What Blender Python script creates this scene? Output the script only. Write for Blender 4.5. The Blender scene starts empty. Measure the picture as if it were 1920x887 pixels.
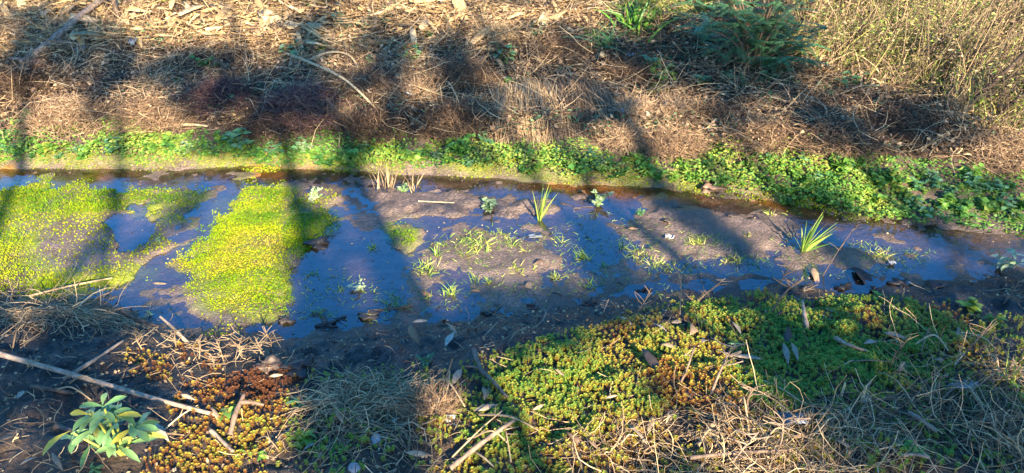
import bpy, math
import numpy as np
from mathutils import Vector

RNG = np.random.default_rng(7)
C = bpy.context.scene.collection
R_ = math.radians
PITCH, CAMZ, FPX = R_(30.0), 1.9, 1450.0
CP, SP = math.cos(PITCH), math.sin(PITCH)

# ------------------------------------------------------------------ maths
def U(a, b, n=None): return RNG.uniform(a, b, n)
def nz(v):
    return v / np.maximum(np.linalg.norm(v, axis=-1, keepdims=True), 1e-9)
def sm(x, a, b):
    t = np.clip((x - a) / (b - a), 0, 1); return t * t * (3 - 2 * t)
_TAB = np.random.default_rng(11).uniform(-1, 1, (256, 256))
def noise(x, y, f=1.0, ox=0.0):
    x = np.asarray(x, float) * f + 37.3 + ox; y = np.asarray(y, float) * f + 91.7 + ox * 1.7
    xi = np.floor(x).astype(int); yi = np.floor(y).astype(int)
    u = x - xi; v = y - yi; u = u * u * (3 - 2 * u); v = v * v * (3 - 2 * v)
    g = lambda i, j: _TAB[i & 255, j & 255]
    return (g(xi, yi) * (1 - u) + g(xi + 1, yi) * u) * (1 - v) + (g(xi, yi + 1) * (1 - u) + g(xi + 1, yi + 1) * u) * v
def fbm(x, y, f, n=3, ox=0.0):
    s = 0; a = 1.0
    for k in range(n): s = s + a * noise(x, y, f * 2.03 ** k, ox + 13 * k); a *= .5
    return s
def proj(X, Y, Z):
    dz = np.asarray(Z) - CAMZ
    dep = Y * CP - dz * SP; up = Y * SP + dz * CP
    ok = dep > .2; dep = np.where(ok, dep, .2)
    px = np.where(ok, 960 + FPX * X / dep, -9999.); py = np.where(ok, 443.5 - FPX * up / dep, 9999.)
    return px, py
def raydir(px, py):
    a = (np.asarray(px, float) - 960) / FPX; b = (443.5 - np.asarray(py, float)) / FPX
    return np.stack([a, CP + b * SP, -SP + b * CP], -1)
def P0(px, py, z=0.0):
    d = raydir(px, py); t = (z - CAMZ) / d[..., 2]
    return d[..., 0] * t, d[..., 1] * t
def inpoly(x, y, poly):
    p = np.asarray(poly, float); inside = np.zeros(np.shape(x), bool)
    x1, y1 = p[-1]
    for x2, y2 in p:
        c = ((y1 > y) != (y2 > y))
        with np.errstate(divide='ignore', invalid='ignore'):
            xi = (x2 - x1) * (y - y1) / (y2 - y1 if y2 != y1 else 1e-9) + x1
        inside ^= c & (x < xi); x1, y1 = x2, y2
    return inside
def sdist(x, y, poly):
    p = np.asarray(poly, float); d = np.full(np.shape(x), 1e9)
    for a, b in zip(p, np.roll(p, -1, 0)):
        ab = b - a; L = ab @ ab + 1e-9
        t = np.clip(((x - a[0]) * ab[0] + (y - a[1]) * ab[1]) / L, 0, 1)
        d = np.minimum(d, np.hypot(x - a[0] - t * ab[0], y - a[1] - t * ab[1]))
    return np.where(inpoly(x, y, poly), d, -d)

# ------------------------------------------------------------------ the lie of the land
FAR = [(-700, 300), (0, 316), (150, 320), (330, 318), (480, 312), (620, 322), (760, 328), (900, 333), (1050, 345), (1190, 352), (1330, 364),
       (1440, 378), (1560, 400), (1640, 418), (1760, 431), (1860, 441), (1960, 436), (2300, 440)]
NEAR = [(-700, 545), (0, 548), (190, 560), (290, 610), (420, 622), (560, 640), (700, 610), (860, 600), (1000, 592), (1120, 574), (1220, 560),
        (1420, 545), (1560, 556), (1700, 548), (1760, 528), (1920, 508), (2300, 490)]
fx, fy = P0(*np.array(FAR, float).T); nx_, ny_ = P0(*np.array(NEAR, float).T)
ISLANDS = [  # outline on the flat, height of its top, edge softness
    ([(-900, 340), (0, 338), (90, 328), (220, 342), (330, 345), (390, 352), (395, 400), (345, 440), (330, 470), (300, 500), (250, 545), (190, 560), (-900, 560)], .022, 34),
    ([(455, 335), (520, 330), (560, 350), (640, 352), (655, 390), (625, 450), (570, 480), (548, 560), (556, 612), (420, 640), (350, 590), (340, 540), (310, 500), (340, 470), (375, 430), (405, 390)], .024, 34),
    ([(690, 338), (800, 342), (960, 362), (1100, 372), (1165, 385), (1170, 398), (1040, 402), (1000, 410), (900, 408), (800, 412), (745, 420), (700, 400), (680, 360)], .034, 26),
    ([(720, 420), (775, 415), (790, 450), (760, 480), (735, 470)], .020, 12),
    ([(1180, 375), (1300, 380), (1420, 395), (1500, 430), (1500, 480), (1440, 505), (1330, 500), (1240, 505), (1130, 470), (1190, 440)], .030, 34),
    ([(1440, 460), (1520, 440), (1640, 462), (1740, 490), (1700, 512), (1560, 520), (1450, 510)], .0111, 20),
    ([(840, 430), (950, 430), (960, 470), (900, 480), (840, 465)], .014, 24),
]
ISLANDS += [([(600, 545), (700, 585), (860, 575), (1000, 565), (1150, 545), (1300, 530), (1450, 530), (1600, 530), (1700, 530), (1500, 570), (1000, 600), (700, 615), (560, 640)], .012, 26), ([(770, 430), (860, 415), (1030, 415), (1060, 470), (1070, 525), (960, 540), (850, 540), (780, 510)], .017, 40), ([(1180, 490), (1300, 500), (1480, 500), (1500, 540), (1300, 550), (1180, 530)], .012, 26)]
HOLLOWS = [
    ([(205, 395), (285, 380), (290, 440), (270, 465), (210, 470)], .042, 14),
    ([(560, 480), (640, 440), (720, 430), (770, 560), (740, 590), (640, 605), (555, 590)], .011, 25),
    ([(1050, 400), (1120, 400), (1180, 450), (1180, 500), (1090, 500)], .014, 20),
    ([(-900, 316), (300, 322), (620, 322), (900, 335), (1200, 356), (1440, 380), (1640, 420), (1920, 440), (1960, 500), (1760, 480), (1560, 420), (1330, 380), (1170, 368), (900, 352), (620, 340), (300, 338), (-900, 336)], .016, 12),
]
MOUND = [(P0(1330, 690, .2), .06, .75), (P0(1060, 700, .2), .03, .4), (P0(680, 770, .18), .02, .3), (P0(480, 730, .15), .025, .25), (P0(120, 610, .1), .05, .35)]
BUMP = [(P0(560, 200, .35), .13, .32), (P0(280, 205, .35), .10, .3), (P0(990, 205, .3), .14, .27), (P0(1100, 210, .3), .1, .22), (P0(740, 210, .3), .08, .25),
        (P0(1220, 225, .3), .08, .3), (P0(1420, 240, .3), .06, .3), (P0(80, 230, .3), .08, .3), (P0(1690, 250, .3), .07, .4)]
def hz(X, Y, fine=True):
    X = np.asarray(X, float); Y = np.asarray(Y, float)
    wob = .022 * noise(X, Y, 5.0, 3) + .010 * noise(X, Y, 21, 4)
    sf = Y - np.interp(X, fx, fy) + wob
    sn = np.interp(X, nx_, ny_) - Y + .05 * noise(X, Y, 4.0, 8)
    px, py = proj(X, Y, np.zeros_like(X))
    wx = px + 22 * noise(X, Y, 8, 21) + 12 * noise(X, Y, 23, 25); wy = py + 14 * noise(X, Y, 8, 33) + 8 * noise(X, Y, 23, 37)
    mid = -.0022 + .0075 * fbm(X, Y, 5, 4, 5)
    near_flat = (sf < .3) & (sn < .5)
    for poly, h, soft in ISLANDS:
        m = np.zeros_like(X)
        if near_flat.any(): m[near_flat] = sm(sdist(wx[near_flat], wy[near_flat], poly), -soft * .5, soft)
        mid = np.maximum(mid, m * (h * .72 + .006 + .010 * noise(X, Y, 6, 50)) - .006 - (1 - m) * .05)
    for poly, h, soft in HOLLOWS:
        m = np.zeros_like(X)
        if near_flat.any(): m[near_flat] = sm(sdist(wx[near_flat], wy[near_flat], poly), -soft * .3, soft)
        mid = mid - m * h
    s = np.maximum(sf, 0)
    far = .055 * sm(sf, -.005, .10 + .2 * sm(X, .5, 1.3)) + .05 * sm(sf, .1, .5) + .20 * np.maximum(s - .35, 0)
    far = np.where(far > 1.0, 1.0 + .5 * np.tanh((far - 1.0) * .5), far)
    far = far + sm(sf, .3, .7) * (.05 * fbm(X, Y, 1.7, 3, 9) + .02 * noise(X, Y, 6, 4))
    for (bx, by), h, w in BUMP: far = far + .6 * h * np.exp(-((X - bx) ** 2 + (Y - by) ** 2) / w ** 2) * sm(sf, .2, .5)
    nr = .045 * sm(sn, -.05, .25) + .11 * sm(sn, .1, 1.3) + sm(sn, .0, .25) * (.018 * fbm(X, Y, 7, 3, 40))
    for (bx, by), h, w in MOUND: nr = nr + h * np.exp(-((X - bx) ** 2 + (Y - by) ** 2) / w ** 2) * sm(sn, .0, .3)
    z = mid * (1 - sm(sf, -.02, .02)) * (1 - sm(sn, -.06, .06)) + far * (sf > -.06) + nr * (sn > -.06)
    z = z + .0045 * fbm(X, Y, 30, 2, 60) * (.8 + 1.1 * sm(sn, -.05, .1) + .9 * sm(sf, 0, .06)) + .006 * fbm(X, Y, 13, 2, 66) * (sm(sn, -.05, .1) + sm(sf, 0, .06))
    return z
def G(px, py):
    px = np.atleast_1d(np.asarray(px, float)); py = np.atleast_1d(np.asarray(py, float))
    d = raydir(px, py); lo = np.full(px.shape, .8); hi = np.full(px.shape, 14.)
    done = np.zeros(px.shape, bool); t = lo.copy()
    for k in range(330):
        t2 = t + .04
        p = d * t2[:, None]; below = (CAMZ + p[:, 2]) < hz(p[:, 0], p[:, 1], False)
        new = below & ~done
        lo = np.where(new, t, lo); hi = np.where(new, t2, hi); done |= below
        t = t2
        if done.all(): break
    for k in range(10):
        m = (lo + hi) / 2; p = d * m[:, None]; below = (CAMZ + p[:, 2]) < hz(p[:, 0], p[:, 1], False)
        hi = np.where(below, m, hi); lo = np.where(below, lo, m)
    p = d * hi[:, None]; p[:, 2] = hz(p[:, 0], p[:, 1])
    return p
def G1(px, py): return G([px], [py])[0]
def mpx(p):   # metres per photo pixel at a point
    return (p[1] * CP - (p[2] - CAMZ) * SP) / FPX

# ------------------------------------------------------------------ mesh builder
class MB:
    def __init__(s): s.v = []; s.f = []; s.t = []; s.n = 0
    def add(s, v, f, t):
        v = np.asarray(v, np.float32).reshape(-1, 3)
        s.v.append(v); s.f.append(np.asarray(f, np.int64) + s.n)
        s.t.append(np.broadcast_to(np.asarray(t, np.float32), (len(v),)).copy()); s.n += len(v)
        return s
    def build(s, name, mat, parent=None, smooth=False):
        me = bpy.data.meshes.new(name)
        v = np.concatenate(s.v); t = np.concatenate(s.t)
        me.vertices.add(len(v)); me.vertices.foreach_set('co', v.ravel())
        idx = np.concatenate([f.ravel() for f in s.f]).astype(np.int32)
        tot = np.concatenate([np.full(len(f), f.shape[1], np.int32) for f in s.f])
        st = np.concatenate([[0], np.cumsum(tot)[:-1]]).astype(np.int32)
        me.loops.add(len(idx)); me.loops.foreach_set('vertex_index', idx)
        me.polygons.add(len(tot)); me.polygons.foreach_set('loop_start', st); me.polygons.foreach_set('loop_total', tot)
        if smooth: me.polygons.foreach_set('use_smooth', np.ones(len(tot), bool))
        a = me.attributes.new('tint', 'FLOAT', 'POINT'); a.data.foreach_set('value', t)
        me.update(calc_edges=True)
        me.materials.append(mat)
        o = bpy.data.objects.new(name, me); C.objects.link(o)
        if parent is not None: o.parent = parent
        return o
def grid_faces(N, S, K, closed):
    base = (np.arange(N) * S * K)[:, None, None]; i = np.arange(S - 1)[None, :, None] * K
    kk = K if closed else K - 1
    j = np.arange(kk)[None, None, :]; j2 = (j + 1) % K
    a = base + i + j; b = base + i + j2
    return np.stack([a, b, b + K, a + K], -1).reshape(-1, 4)
def tubes(mb, P, R, k=3, tint=0.5, caps=False):
    P = np.asarray(P, float); N, S = P.shape[:2]; R = np.broadcast_to(np.asarray(R, float), (N, S))
    T = nz(np.gradient(P, axis=1)); ref = nz(RNG.normal(size=(N, 1, 3)))
    a = nz(np.cross(T, ref)); b = np.cross(T, a)
    an = 2 * np.pi * np.arange(k) / k
    V = P[:, :, None] + R[:, :, None, None] * (np.cos(an)[:, None] * a[:, :, None] + np.sin(an)[:, None] * b[:, :, None])
    t = np.broadcast_to(np.asarray(tint, float).reshape(-1, 1, 1) if np.ndim(tint) else np.full((1, 1, 1), tint), (N, S, k))
    n0 = mb.n; mb.add(V, grid_faces(N, S, k, True), t.reshape(-1))
    if caps:
        for e in (0, S - 1):
            f = (np.arange(N) * S * k)[:, None] + e * k + np.arange(k)[None, :]
            if e == 0: f = f[:, ::-1]
            mb.f.append(f + n0)
    return mb
PROF = {'lance': [.12, .62, 1, .85, .5, .04], 'ovate': [.10, .85, 1, .78, .42, .04], 'obov': [.12, .38, .75, 1, .8, .06], 'blade': [.8, 1, .9, .7, .42, .03],
        'husk': [.5, .9, 1, .8, .45, .06], 'needle': [.7, 1, .05]}
def leaves(mb, B, D, N_, L, W, prof='lance', fold=.25, droop=.35, tint=.5, curl=None, wave=0.0):
    B = np.asarray(B, float).reshape(-1, 3); n = len(B); D = nz(np.broadcast_to(np.asarray(D, float), (n, 3))); N_ = np.broadcast_to(np.asarray(N_, float), (n, 3))
    side = nz(np.cross(D, N_)); up = np.cross(side, D)
    pr = np.array(PROF[prof]); S = len(pr); s = np.linspace(0, 1, S)
    L = np.broadcast_to(np.asarray(L, float), (n,)); W = np.broadcast_to(np.asarray(W, float), (n,))
    dr = np.broadcast_to(np.asarray(droop, float), (n,))
    th = dr[:, None] * s[None] * 1.6
    along = np.concatenate([np.zeros((n, 1)), np.cumsum(np.cos((th[:, 1:] + th[:, :-1]) / 2), 1)], 1) / (S - 1)
    down = np.concatenate([np.zeros((n, 1)), np.cumsum(np.sin((th[:, 1:] + th[:, :-1]) / 2), 1)], 1) / (S - 1)
    ctr = B[:, None] + L[:, None, None] * (along[..., None] * D[:, None] - down[..., None] * up[:, None])
    upl = np.cos(th)[..., None] * up[:, None] + np.sin(th)[..., None] * D[:, None]
    hw = W[:, None] * .5 * pr[None]
    fo = np.broadcast_to(np.asarray(fold, float), (n,))[:, None, None]
    wv = (wave * L[:, None] * np.sin(s * 9 + RNG.uniform(0, 6, (n, 1))))[..., None] * upl
    l = ctr - hw[..., None] * side[:, None] + fo * hw[..., None] * upl + wv
    r = ctr + hw[..., None] * side[:, None] + fo * hw[..., None] * upl - wv
    V = np.stack([l, ctr, r], 2)
    tt = np.asarray(tint, float).reshape(-1, 1, 1) if np.ndim(tint) else np.full((1, 1, 1), tint)
    mb.add(V, grid_faces(n, S, 3, False), np.broadcast_to(tt, (n, S, 3)).reshape(-1))
    return mb
def blades(mb, B, D, L, W, bend, tint, S=5, bdir=None):
    B = np.asarray(B, float).reshape(-1, 3); n = len(B); D = nz(np.broadcast_to(np.asarray(D, float), (n, 3)))
    bd = nz(RNG.normal(size=(n, 3)) * [1, 1, .2]) if bdir is None else nz(bdir)
    s = np.linspace(0, 1, S); L = np.broadcast_to(L, (n,)); W = np.broadcast_to(W, (n,)); bend = np.broadcast_to(bend, (n,))
    ctr = B[:, None] + L[:, None, None] * (s[None, :, None] * D[:, None] + (bend[:, None] * s[None] ** 2)[..., None] * bd[:, None] - (np.abs(bend)[:, None] * .45 * s[None] ** 3)[..., None] * np.array([0, 0, 1.]))
    side = nz(np.cross(D, nz(RNG.normal(size=(n, 3)))))
    w = W[:, None] * .5 * np.clip(1.08 - s ** 1.7, .06, 1)[None]
    V = np.stack([ctr - w[..., None] * side[:, None], ctr + w[..., None] * side[:, None]], 2)
    tt = np.asarray(tint, float).reshape(-1, 1, 1) if np.ndim(tint) else np.full((1, 1, 1), tint)
    mb.add(V, grid_faces(n, S, 2, False), np.broadcast_to(tt, (n, S, 2)).reshape(-1))
    return mb
def wander(B, D, L, S=5, curl=.6, grav=0.0):
    B = np.asarray(B, float).reshape(-1, 3); n = len(B); d = nz(np.broadcast_to(np.asarray(D, float), (n, 3))).copy()
    L = np.broadcast_to(np.asarray(L, float), (n,)); P = [B]
    turn = RNG.normal(size=(n, 3)) * curl
    for i in range(S - 1):
        d = nz(d + turn / (S - 1) + RNG.normal(size=(n, 3)) * curl * .35 - np.array([0, 0, grav]) / (S - 1))
        P.append(P[-1] + d * (L / (S - 1))[:, None])
    return np.stack(P, 1)
def lump(mb, c, r, tint=.5, seed=0, rough=.3, squash=(1, 1, 1), n=10):
    th = np.linspace(0, np.pi, n); ph = np.linspace(0, 2 * np.pi, 2 * n, endpoint=False)
    T, Pp = np.meshgrid(th, ph, indexing='ij')
    d = np.stack([np.sin(T) * np.cos(Pp), np.sin(T) * np.sin(Pp), np.cos(T)], -1)
    k = 1 + rough * noise(d[..., 0] * 2.1 + seed * 3.1, d[..., 1] * 2.1 + d[..., 2] * 1.7, 1) + rough * .5 * noise(d[..., 0] * 5 + seed, d[..., 1] * 5 + d[..., 2] * 4, 1)
    V = np.asarray(c) + d * k[..., None] * r * np.asarray(squash)
    return mb.add(V, grid_faces(1, n, 2 * n, True), tint)

# ------------------------------------------------------------------ materials
MATS = {}
def ramp_mat(name, cols, rough=.6, trans=0.0, spec=.3, nscale=0.0, namp=.35, objvar=.25):
    """leaf / twig material: the 'tint' attribute picks a colour of the plant's own range, a fine noise mottles it."""
    m = bpy.data.materials.new(name); m.use_nodes = True; nt = m.node_tree; nt.nodes.clear(); N = nt.nodes.new; L = nt.links.new
    out = N('ShaderNodeOutputMaterial'); bs = N('ShaderNodeBsdfPrincipled')
    at = N('ShaderNodeAttribute'); at.attribute_name = 'tint'
    rp = N('ShaderNodeValToRGB'); el = rp.color_ramp.elements
    while len(el) > 1: el.remove(el[-1])
    for i, (p, c) in enumerate(cols):
        e = el[0] if i == 0 else el.new(p)
        e.position = p; e.color = (*c, 1)
    oi = N('ShaderNodeObjectInfo'); mr = N('ShaderNodeMapRange'); mr.inputs['To Min'].default_value = -objvar * .5; mr.inputs['To Max'].default_value = objvar * .5
    L(oi.outputs['Random'], mr.inputs['Value'])
    ad = N('ShaderNodeMath'); ad.operation = 'ADD'; L(at.outputs['Fac'], ad.inputs[0]); L(mr.outputs[0], ad.inputs[1]); L(ad.outputs[0], rp.inputs[0])
    col = rp.outputs[0]
    if nscale:
        tx = N('ShaderNodeTexCoord'); ns = N('ShaderNodeTexNoise'); ns.inputs['Scale'].default_value = nscale; ns.inputs['Detail'].default_value = 4
        L(tx.outputs['Object'], ns.inputs['Vector'])
        m2 = N('ShaderNodeMapRange'); m2.inputs['From Min'].default_value = .3; m2.inputs['From Max'].default_value = .7
        m2.inputs['To Min'].default_value = 1 - namp; m2.inputs['To Max'].default_value = 1 + namp; L(ns.outputs[0], m2.inputs[0])
        mx = N('ShaderNodeVectorMath'); mx.operation = 'SCALE'; L(col, mx.inputs[0]); L(m2.outputs[0], mx.inputs['Scale']); col = mx.outputs[0]
    L(col, bs.inputs['Base Color']); bs.inputs['Roughness'].default_value = rough; bs.inputs['Specular IOR Level'].default_value = spec
    if trans:
        tr = N('ShaderNodeBsdfTranslucent'); L(col, tr.inputs[0]); mix = N('ShaderNodeMixShader'); mix.inputs[0].default_value = trans
        L(bs.outputs[0], mix.inputs[1]); L(tr.outputs[0], mix.inputs[2]); L(mix.outputs[0], out.inputs[0])
    else: L(bs.outputs[0], out.inputs[0])
    MATS[name] = m; return m
M_moss = ramp_mat('carpet_moss', [(0, (.05, .13, .010)), (.35, (.13, .23, .010)), (.65, (.26, .31, .010)), (.85, (.29, .26, .03)), (1, (.25, .16, .07))], .8, .2, .03)
M_star = ramp_mat('star_moss', [(0, (.05, .17, .035)), (.3, (.13, .26, .035)), (.55, (.31, .33, .045)), (.75, (.40, .28, .04)), (.88, (.27, .115, .025)), (1, (.13, .05, .02))], .65, .2, .25)
M_green = ramp_mat('weed_leaf', [(0, (.03, .10, .03)), (.4, (.07, .20, .03)), (.75, (.16, .30, .04)), (1, (.30, .34, .06))], .5, .25, .4)
M_teal = ramp_mat('bluish_leaf', [(0, (.035, .11, .05)), (.5, (.075, .20, .085)), (1, (.18, .33, .15))], .5, .2, .4)
M_pale = ramp_mat('pale_leaf', [(0, (.12, .19, .09)), (.5, (.24, .33, .16)), (1, (.42, .46, .30))], .6, .15, .3)
M_gloss = ramp_mat('glossy_leaf', [(0, (.05, .13, .05)), (.5, (.11, .22, .08)), (.85, (.20, .31, .11)), (1, (.40, .36, .05))], .32, .15, .5, 40, .18, .05)
M_grass = ramp_mat('grass_blade', [(0, (.05, .13, .03)), (.45, (.14, .26, .04)), (.75, (.30, .34, .07)), (1, (.45, .34, .15))], .5, .25, .35)
M_straw = ramp_mat('straw', [(0, (.07, .048, .032)), (.35, (.20, .14, .09)), (.7, (.42, .295, .165)), (1, (.64, .49, .29))], .65, .1, .3, 60, .25)
M_brush = ramp_mat('dead_brush', [(0, (.03, .022, .018)), (.4, (.12, .077, .052)), (.75, (.27, .175, .105)), (1, (.46, .33, .21))], .8, .05, .2)
M_pink = ramp_mat('reddish_brush', [(0, (.04, .024, .026)), (.5, (.125, .068, .068)), (1, (.25, .155, .125))], .8, .05, .2)
M_bark = ramp_mat('bark', [(0, (.022, .016, .014)), (.5, (.16, .11, .08)), (1, (.38, .29, .22))], .75, 0, .25, 55, .4)
M_leafd = ramp_mat('fallen_leaf', [(0, (.03, .024, .022)), (.25, (.09, .058, .04)), (.5, (.19, .115, .065)), (.75, (.25, .18, .115)), (1, (.38, .33, .27))], .55, .08, .35, 70, .3, .0)
M_maize = ramp_mat('maize_husk', [(0, (.16, .10, .055)), (.4, (.35, .23, .11)), (.75, (.56, .38, .18)), (1, (.68, .52, .30))], .55, .2, .3, 45, .25, .1)
M_white = ramp_mat('scrap', [(0, (.16, .19, .24)), (1, (.46, .46, .45))], .35, .25, .5, 0, 0, 0)
M_stone = ramp_mat('stone', [(0, (.15, .15, .16)), (1, (.34, .33, .33))], .7, 0, .3, 30, .3)
M_clod = ramp_mat('mud_clod', [(0, (.018, .016, .017)), (.5, (.05, .037, .03)), (1, (.20, .12, .075))], .55, 0, .5, 50, .4)
M_treeleaf = ramp_mat('tree_leaf', [(0, (.03, .07, .02)), (1, (.07, .13, .04))], .5, .1, .3)

def ground_mat():
    m = bpy.data.materials.new('ground_soil'); m.use_nodes = True; nt = m.node_tree; N = nt.nodes.new; L = nt.links.new
    bs = nt.nodes['Principled BSDF']
    def attr(n):
        a = N('ShaderNodeAttribute'); a.attribute_name = n; return a.outputs['Fac']
    tx = N('ShaderNodeTexCoord')
    def ns(scale, detail=5, rough=.6):
        n = N('ShaderNodeTexNoise'); n.inputs['Scale'].default_value = scale; n.inputs['Detail'].default_value = detail; n.inputs['Roughness'].default_value = rough
        L(tx.outputs['Object'], n.inputs['Vector']); return n.outputs[0]
    def mix(f, a, b):
        x = N('ShaderNodeMix'); x.data_type = 'RGBA'
        L(f, x.inputs['Factor'])
        for s, v in (('A', a), ('B', b)):
            sock = [i for i in x.inputs if i.name == s and i.type == 'RGBA'][0]
            if isinstance(v, tuple): sock.default_value = (*v, 1)
            else: L(v, sock)
        return [o for o in x.outputs if o.type == 'RGBA'][0]
    def rng(v, a, b, c=0., d=1.):
        r = N('ShaderNodeMapRange'); L(v, r.inputs[0])
        for i, q in zip(('From Min', 'From Max', 'To Min', 'To Max'), (a, b, c, d)): r.inputs[i].default_value = q
        return r.outputs[0]
    fine, mid = ns(70), ns(9)
    mud = mix(rng(mid, .35, .65), (.11, .078, .062), (.20, .14, .115))
    mud = mix(rng(fine, .42, .60), mud, (.085, .062, .05)); mud = mix(rng(ns(3.2, 4), .5, .7, 0, .6), mud, (.24, .17, .14))
    litter = mix(rng(fine, .35, .65), (.05, .033, .022), (.16, .10, .06))
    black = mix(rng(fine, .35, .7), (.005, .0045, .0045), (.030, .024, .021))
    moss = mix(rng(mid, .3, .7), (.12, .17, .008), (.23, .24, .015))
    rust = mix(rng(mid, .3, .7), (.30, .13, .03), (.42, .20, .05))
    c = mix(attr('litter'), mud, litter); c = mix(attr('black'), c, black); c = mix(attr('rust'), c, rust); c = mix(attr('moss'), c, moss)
    L(c, bs.inputs['Base Color'])
    rr = rng(attr('wet'), 0, 1, .9, .34); L(rr, bs.inputs['Roughness'])
    bs.inputs['Specular IOR Level'].default_value = .5
    b = N('ShaderNodeBump'); b.inputs['Strength'].default_value = .85; b.inputs['Distance'].default_value = .018
    L(ns(95, 6, .65), b.inputs['Height']); L(b.outputs[0], bs.inputs['Normal'])
    return m
def water_mat():
    m = bpy.data.materials.new('shallow_water'); m.use_nodes = True; nt = m.node_tree; nt.nodes.clear(); N = nt.nodes.new; L = nt.links.new
    out = N('ShaderNodeOutputMaterial'); tr = N('ShaderNodeBsdfTransparent'); tr.inputs[0].default_value = (.60, .54, .50, 1)
    gl = N('ShaderNodeBsdfGlossy'); gl.inputs['Roughness'].default_value = .05; gl.inputs[0].default_value = (.62, .84, 1, 1)  # gloss colour tinted blue, painting a bluer sky into the reflection
    fr = N('ShaderNodeFresnel'); fr.inputs['IOR'].default_value = 2.0
    tx = N('ShaderNodeTexCoord'); ns = N('ShaderNodeTexNoise'); ns.inputs['Scale'].default_value = 16; ns.inputs['Detail'].default_value = 5
    L(tx.outputs['Object'], ns.inputs['Vector'])
    b = N('ShaderNodeBump'); b.inputs['Strength'].default_value = .22; b.inputs['Distance'].default_value = .01; L(ns.outputs[0], b.inputs['Height'])
    L(b.outputs[0], gl.inputs['Normal'])
    ge = N('ShaderNodeNewGeometry'); sw = N('ShaderNodeMix'); sw.data_type = 'FLOAT'; L(ge.outputs['Backfacing'], sw.inputs[0]); L(fr.outputs[0], sw.inputs[2]); sw.inputs[3].default_value = .08
    mx = N('ShaderNodeMixShader'); L(sw.outputs[0], mx.inputs[0]); L(tr.outputs[0], mx.inputs[1]); L(gl.outputs[0], mx.inputs[2]); L(mx.outputs[0], out.inputs[0])
    return m

# ------------------------------------------------------------------ tagging
USED = {}
def tag(o, label, cat, group=None, kind=None):
    if label: o['label'] = label; USED[label] = USED.get(label, 0) + 1
    if cat: o['category'] = cat
    if group: o['group'] = group
    if kind: o['kind'] = kind
    return o
def empty(name, loc, label, cat, group=None, rz=0.0):
    o = bpy.data.objects.new(name, None); C.objects.link(o); o.empty_display_size = .05
    o.location = loc; o.rotation_euler = (0, 0, rz)
    return tag(o, label, cat, group)
def copy_tree(o, parent=None):
    c = o.copy(); C.objects.link(c); c.parent = parent
    for ch in list(o.children): copy_tree(ch, c)
    return c
MARKS = [((1520, 460), 'the spiky bright green tuft'), ((1880, 480), 'the pale leafy water weed'), ((735, 335), 'the tan reed stubble'), ((1015, 385), 'the tall thin green tuft'),
         ((215, 805), 'the glossy broadleaf plant'), ((200, 738), 'the long pale cane'), ((990, 215), 'the draped straw mound'), ((1140, 75), 'the bluish drooping tuft'),
         ((1390, 50), 'the feathery shrub'), ((150, 60), 'the thick pale branch'), ((680, 740), 'the grey straw heap'), ((915, 710), 'the grey forked twig'), ((1340, 690), 'the bare branching twig'),
         ((1254, 448), 'the white scrap'), ((570, 195), 'the reddish brush mound'), ((1850, 120), 'the dark dead weed'), ((1481, 800), 'the bluish plastic scrap'), ((1622, 526), 'the big black leaf'),
         ((380, 410), 'the narrow water channel'), ((610, 520), 'the deep blue puddle'), ((1095, 440), 'the small blue puddle'), ((385, 120), 'the green slope weed'), ((1005, 537), 'the curled tan leaf'),
         ((450, 268), 'the bluish leafy weed'), ((1250, 105), 'the drooping broadleaf weed'), ((600, 70), 'the broad pale husk'), ((1110, 205), 'the grey straw drape'), ((1704, 837), 'the shaded green patch'),
         ((465, 800), 'the broken brown stub'), ((1330, 350), 'the crumbling bank edge'), ((905, 850), 'the slanting branch'), ((1800, 738), 'the crumpled white scrap'), ((870, 275), 'the round leaved weed')]
def uniq(base, px, py):
    c = sorted(((math.hypot(px - x, (py - y) * 1.5), x, y, n) for (x, y), n in MARKS))
    for d, x, y, n in c[:14]:
        if d < 6: continue
        dx, dy = px - x, (py - y) * 1.5
        if abs(dx) > abs(dy) * 2: rel = 'left of' if dx < 0 else 'right of'
        elif abs(dy) > abs(dx) * 2: rel = 'behind' if dy < 0 else 'in front of'
        else: rel = ('behind and left of' if dx < 0 else 'behind and right of') if dy < 0 else ('in front and left of' if dx < 0 else 'in front and right of')
        pre = 'just ' if d < 60 else ('' if d < 190 else 'well ' if 'left' in rel or 'right' in rel or 'behind' in rel or 'front' in rel else '')
        for l in (f'{base} {pre}{rel} {n}',):
            if l not in USED and 4 <= len(l.split()) <= 16: return l
    return None

# ------------------------------------------------------------------ scatter
def scatter(poly, dens, clump=0.0, f=3.0, ox=0.0, zmax=None):
    """random ground points (density per square metre) inside an outline"""
    p = np.array(poly, float); pc = np.clip(p, [-1200, -8], [3000, 1400]); g = G(pc[:, 0], pc[:, 1])
    x0, y0 = g[:, :2].min(0) - .15; x1, y1 = g[:, :2].max(0) + .15
    n = int(dens * (x1 - x0) * (y1 - y0)); X = U(x0, x1, n); Y = U(y0, y1, n); Z = hz(X, Y)
    px, py = proj(X, Y, Z)
    k = inpoly(px + 10 * noise(X, Y, 7, 77), py + 6 * noise(X, Y, 7, 55), poly)
    if clump: k &= (noise(X, Y, f, 100 + ox) * .5 + .5) > clump * U(0, 1, n)
    return np.stack([X, Y, Z], -1)[k]
def rdir(n, up=0.0, spread=1.0):
    a = U(0, 2 * np.pi, n); return nz(np.stack([np.cos(a) * spread, np.sin(a) * spread, np.broadcast_to(up, (n,)) + U(-.15, .15, n)], -1))

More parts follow.
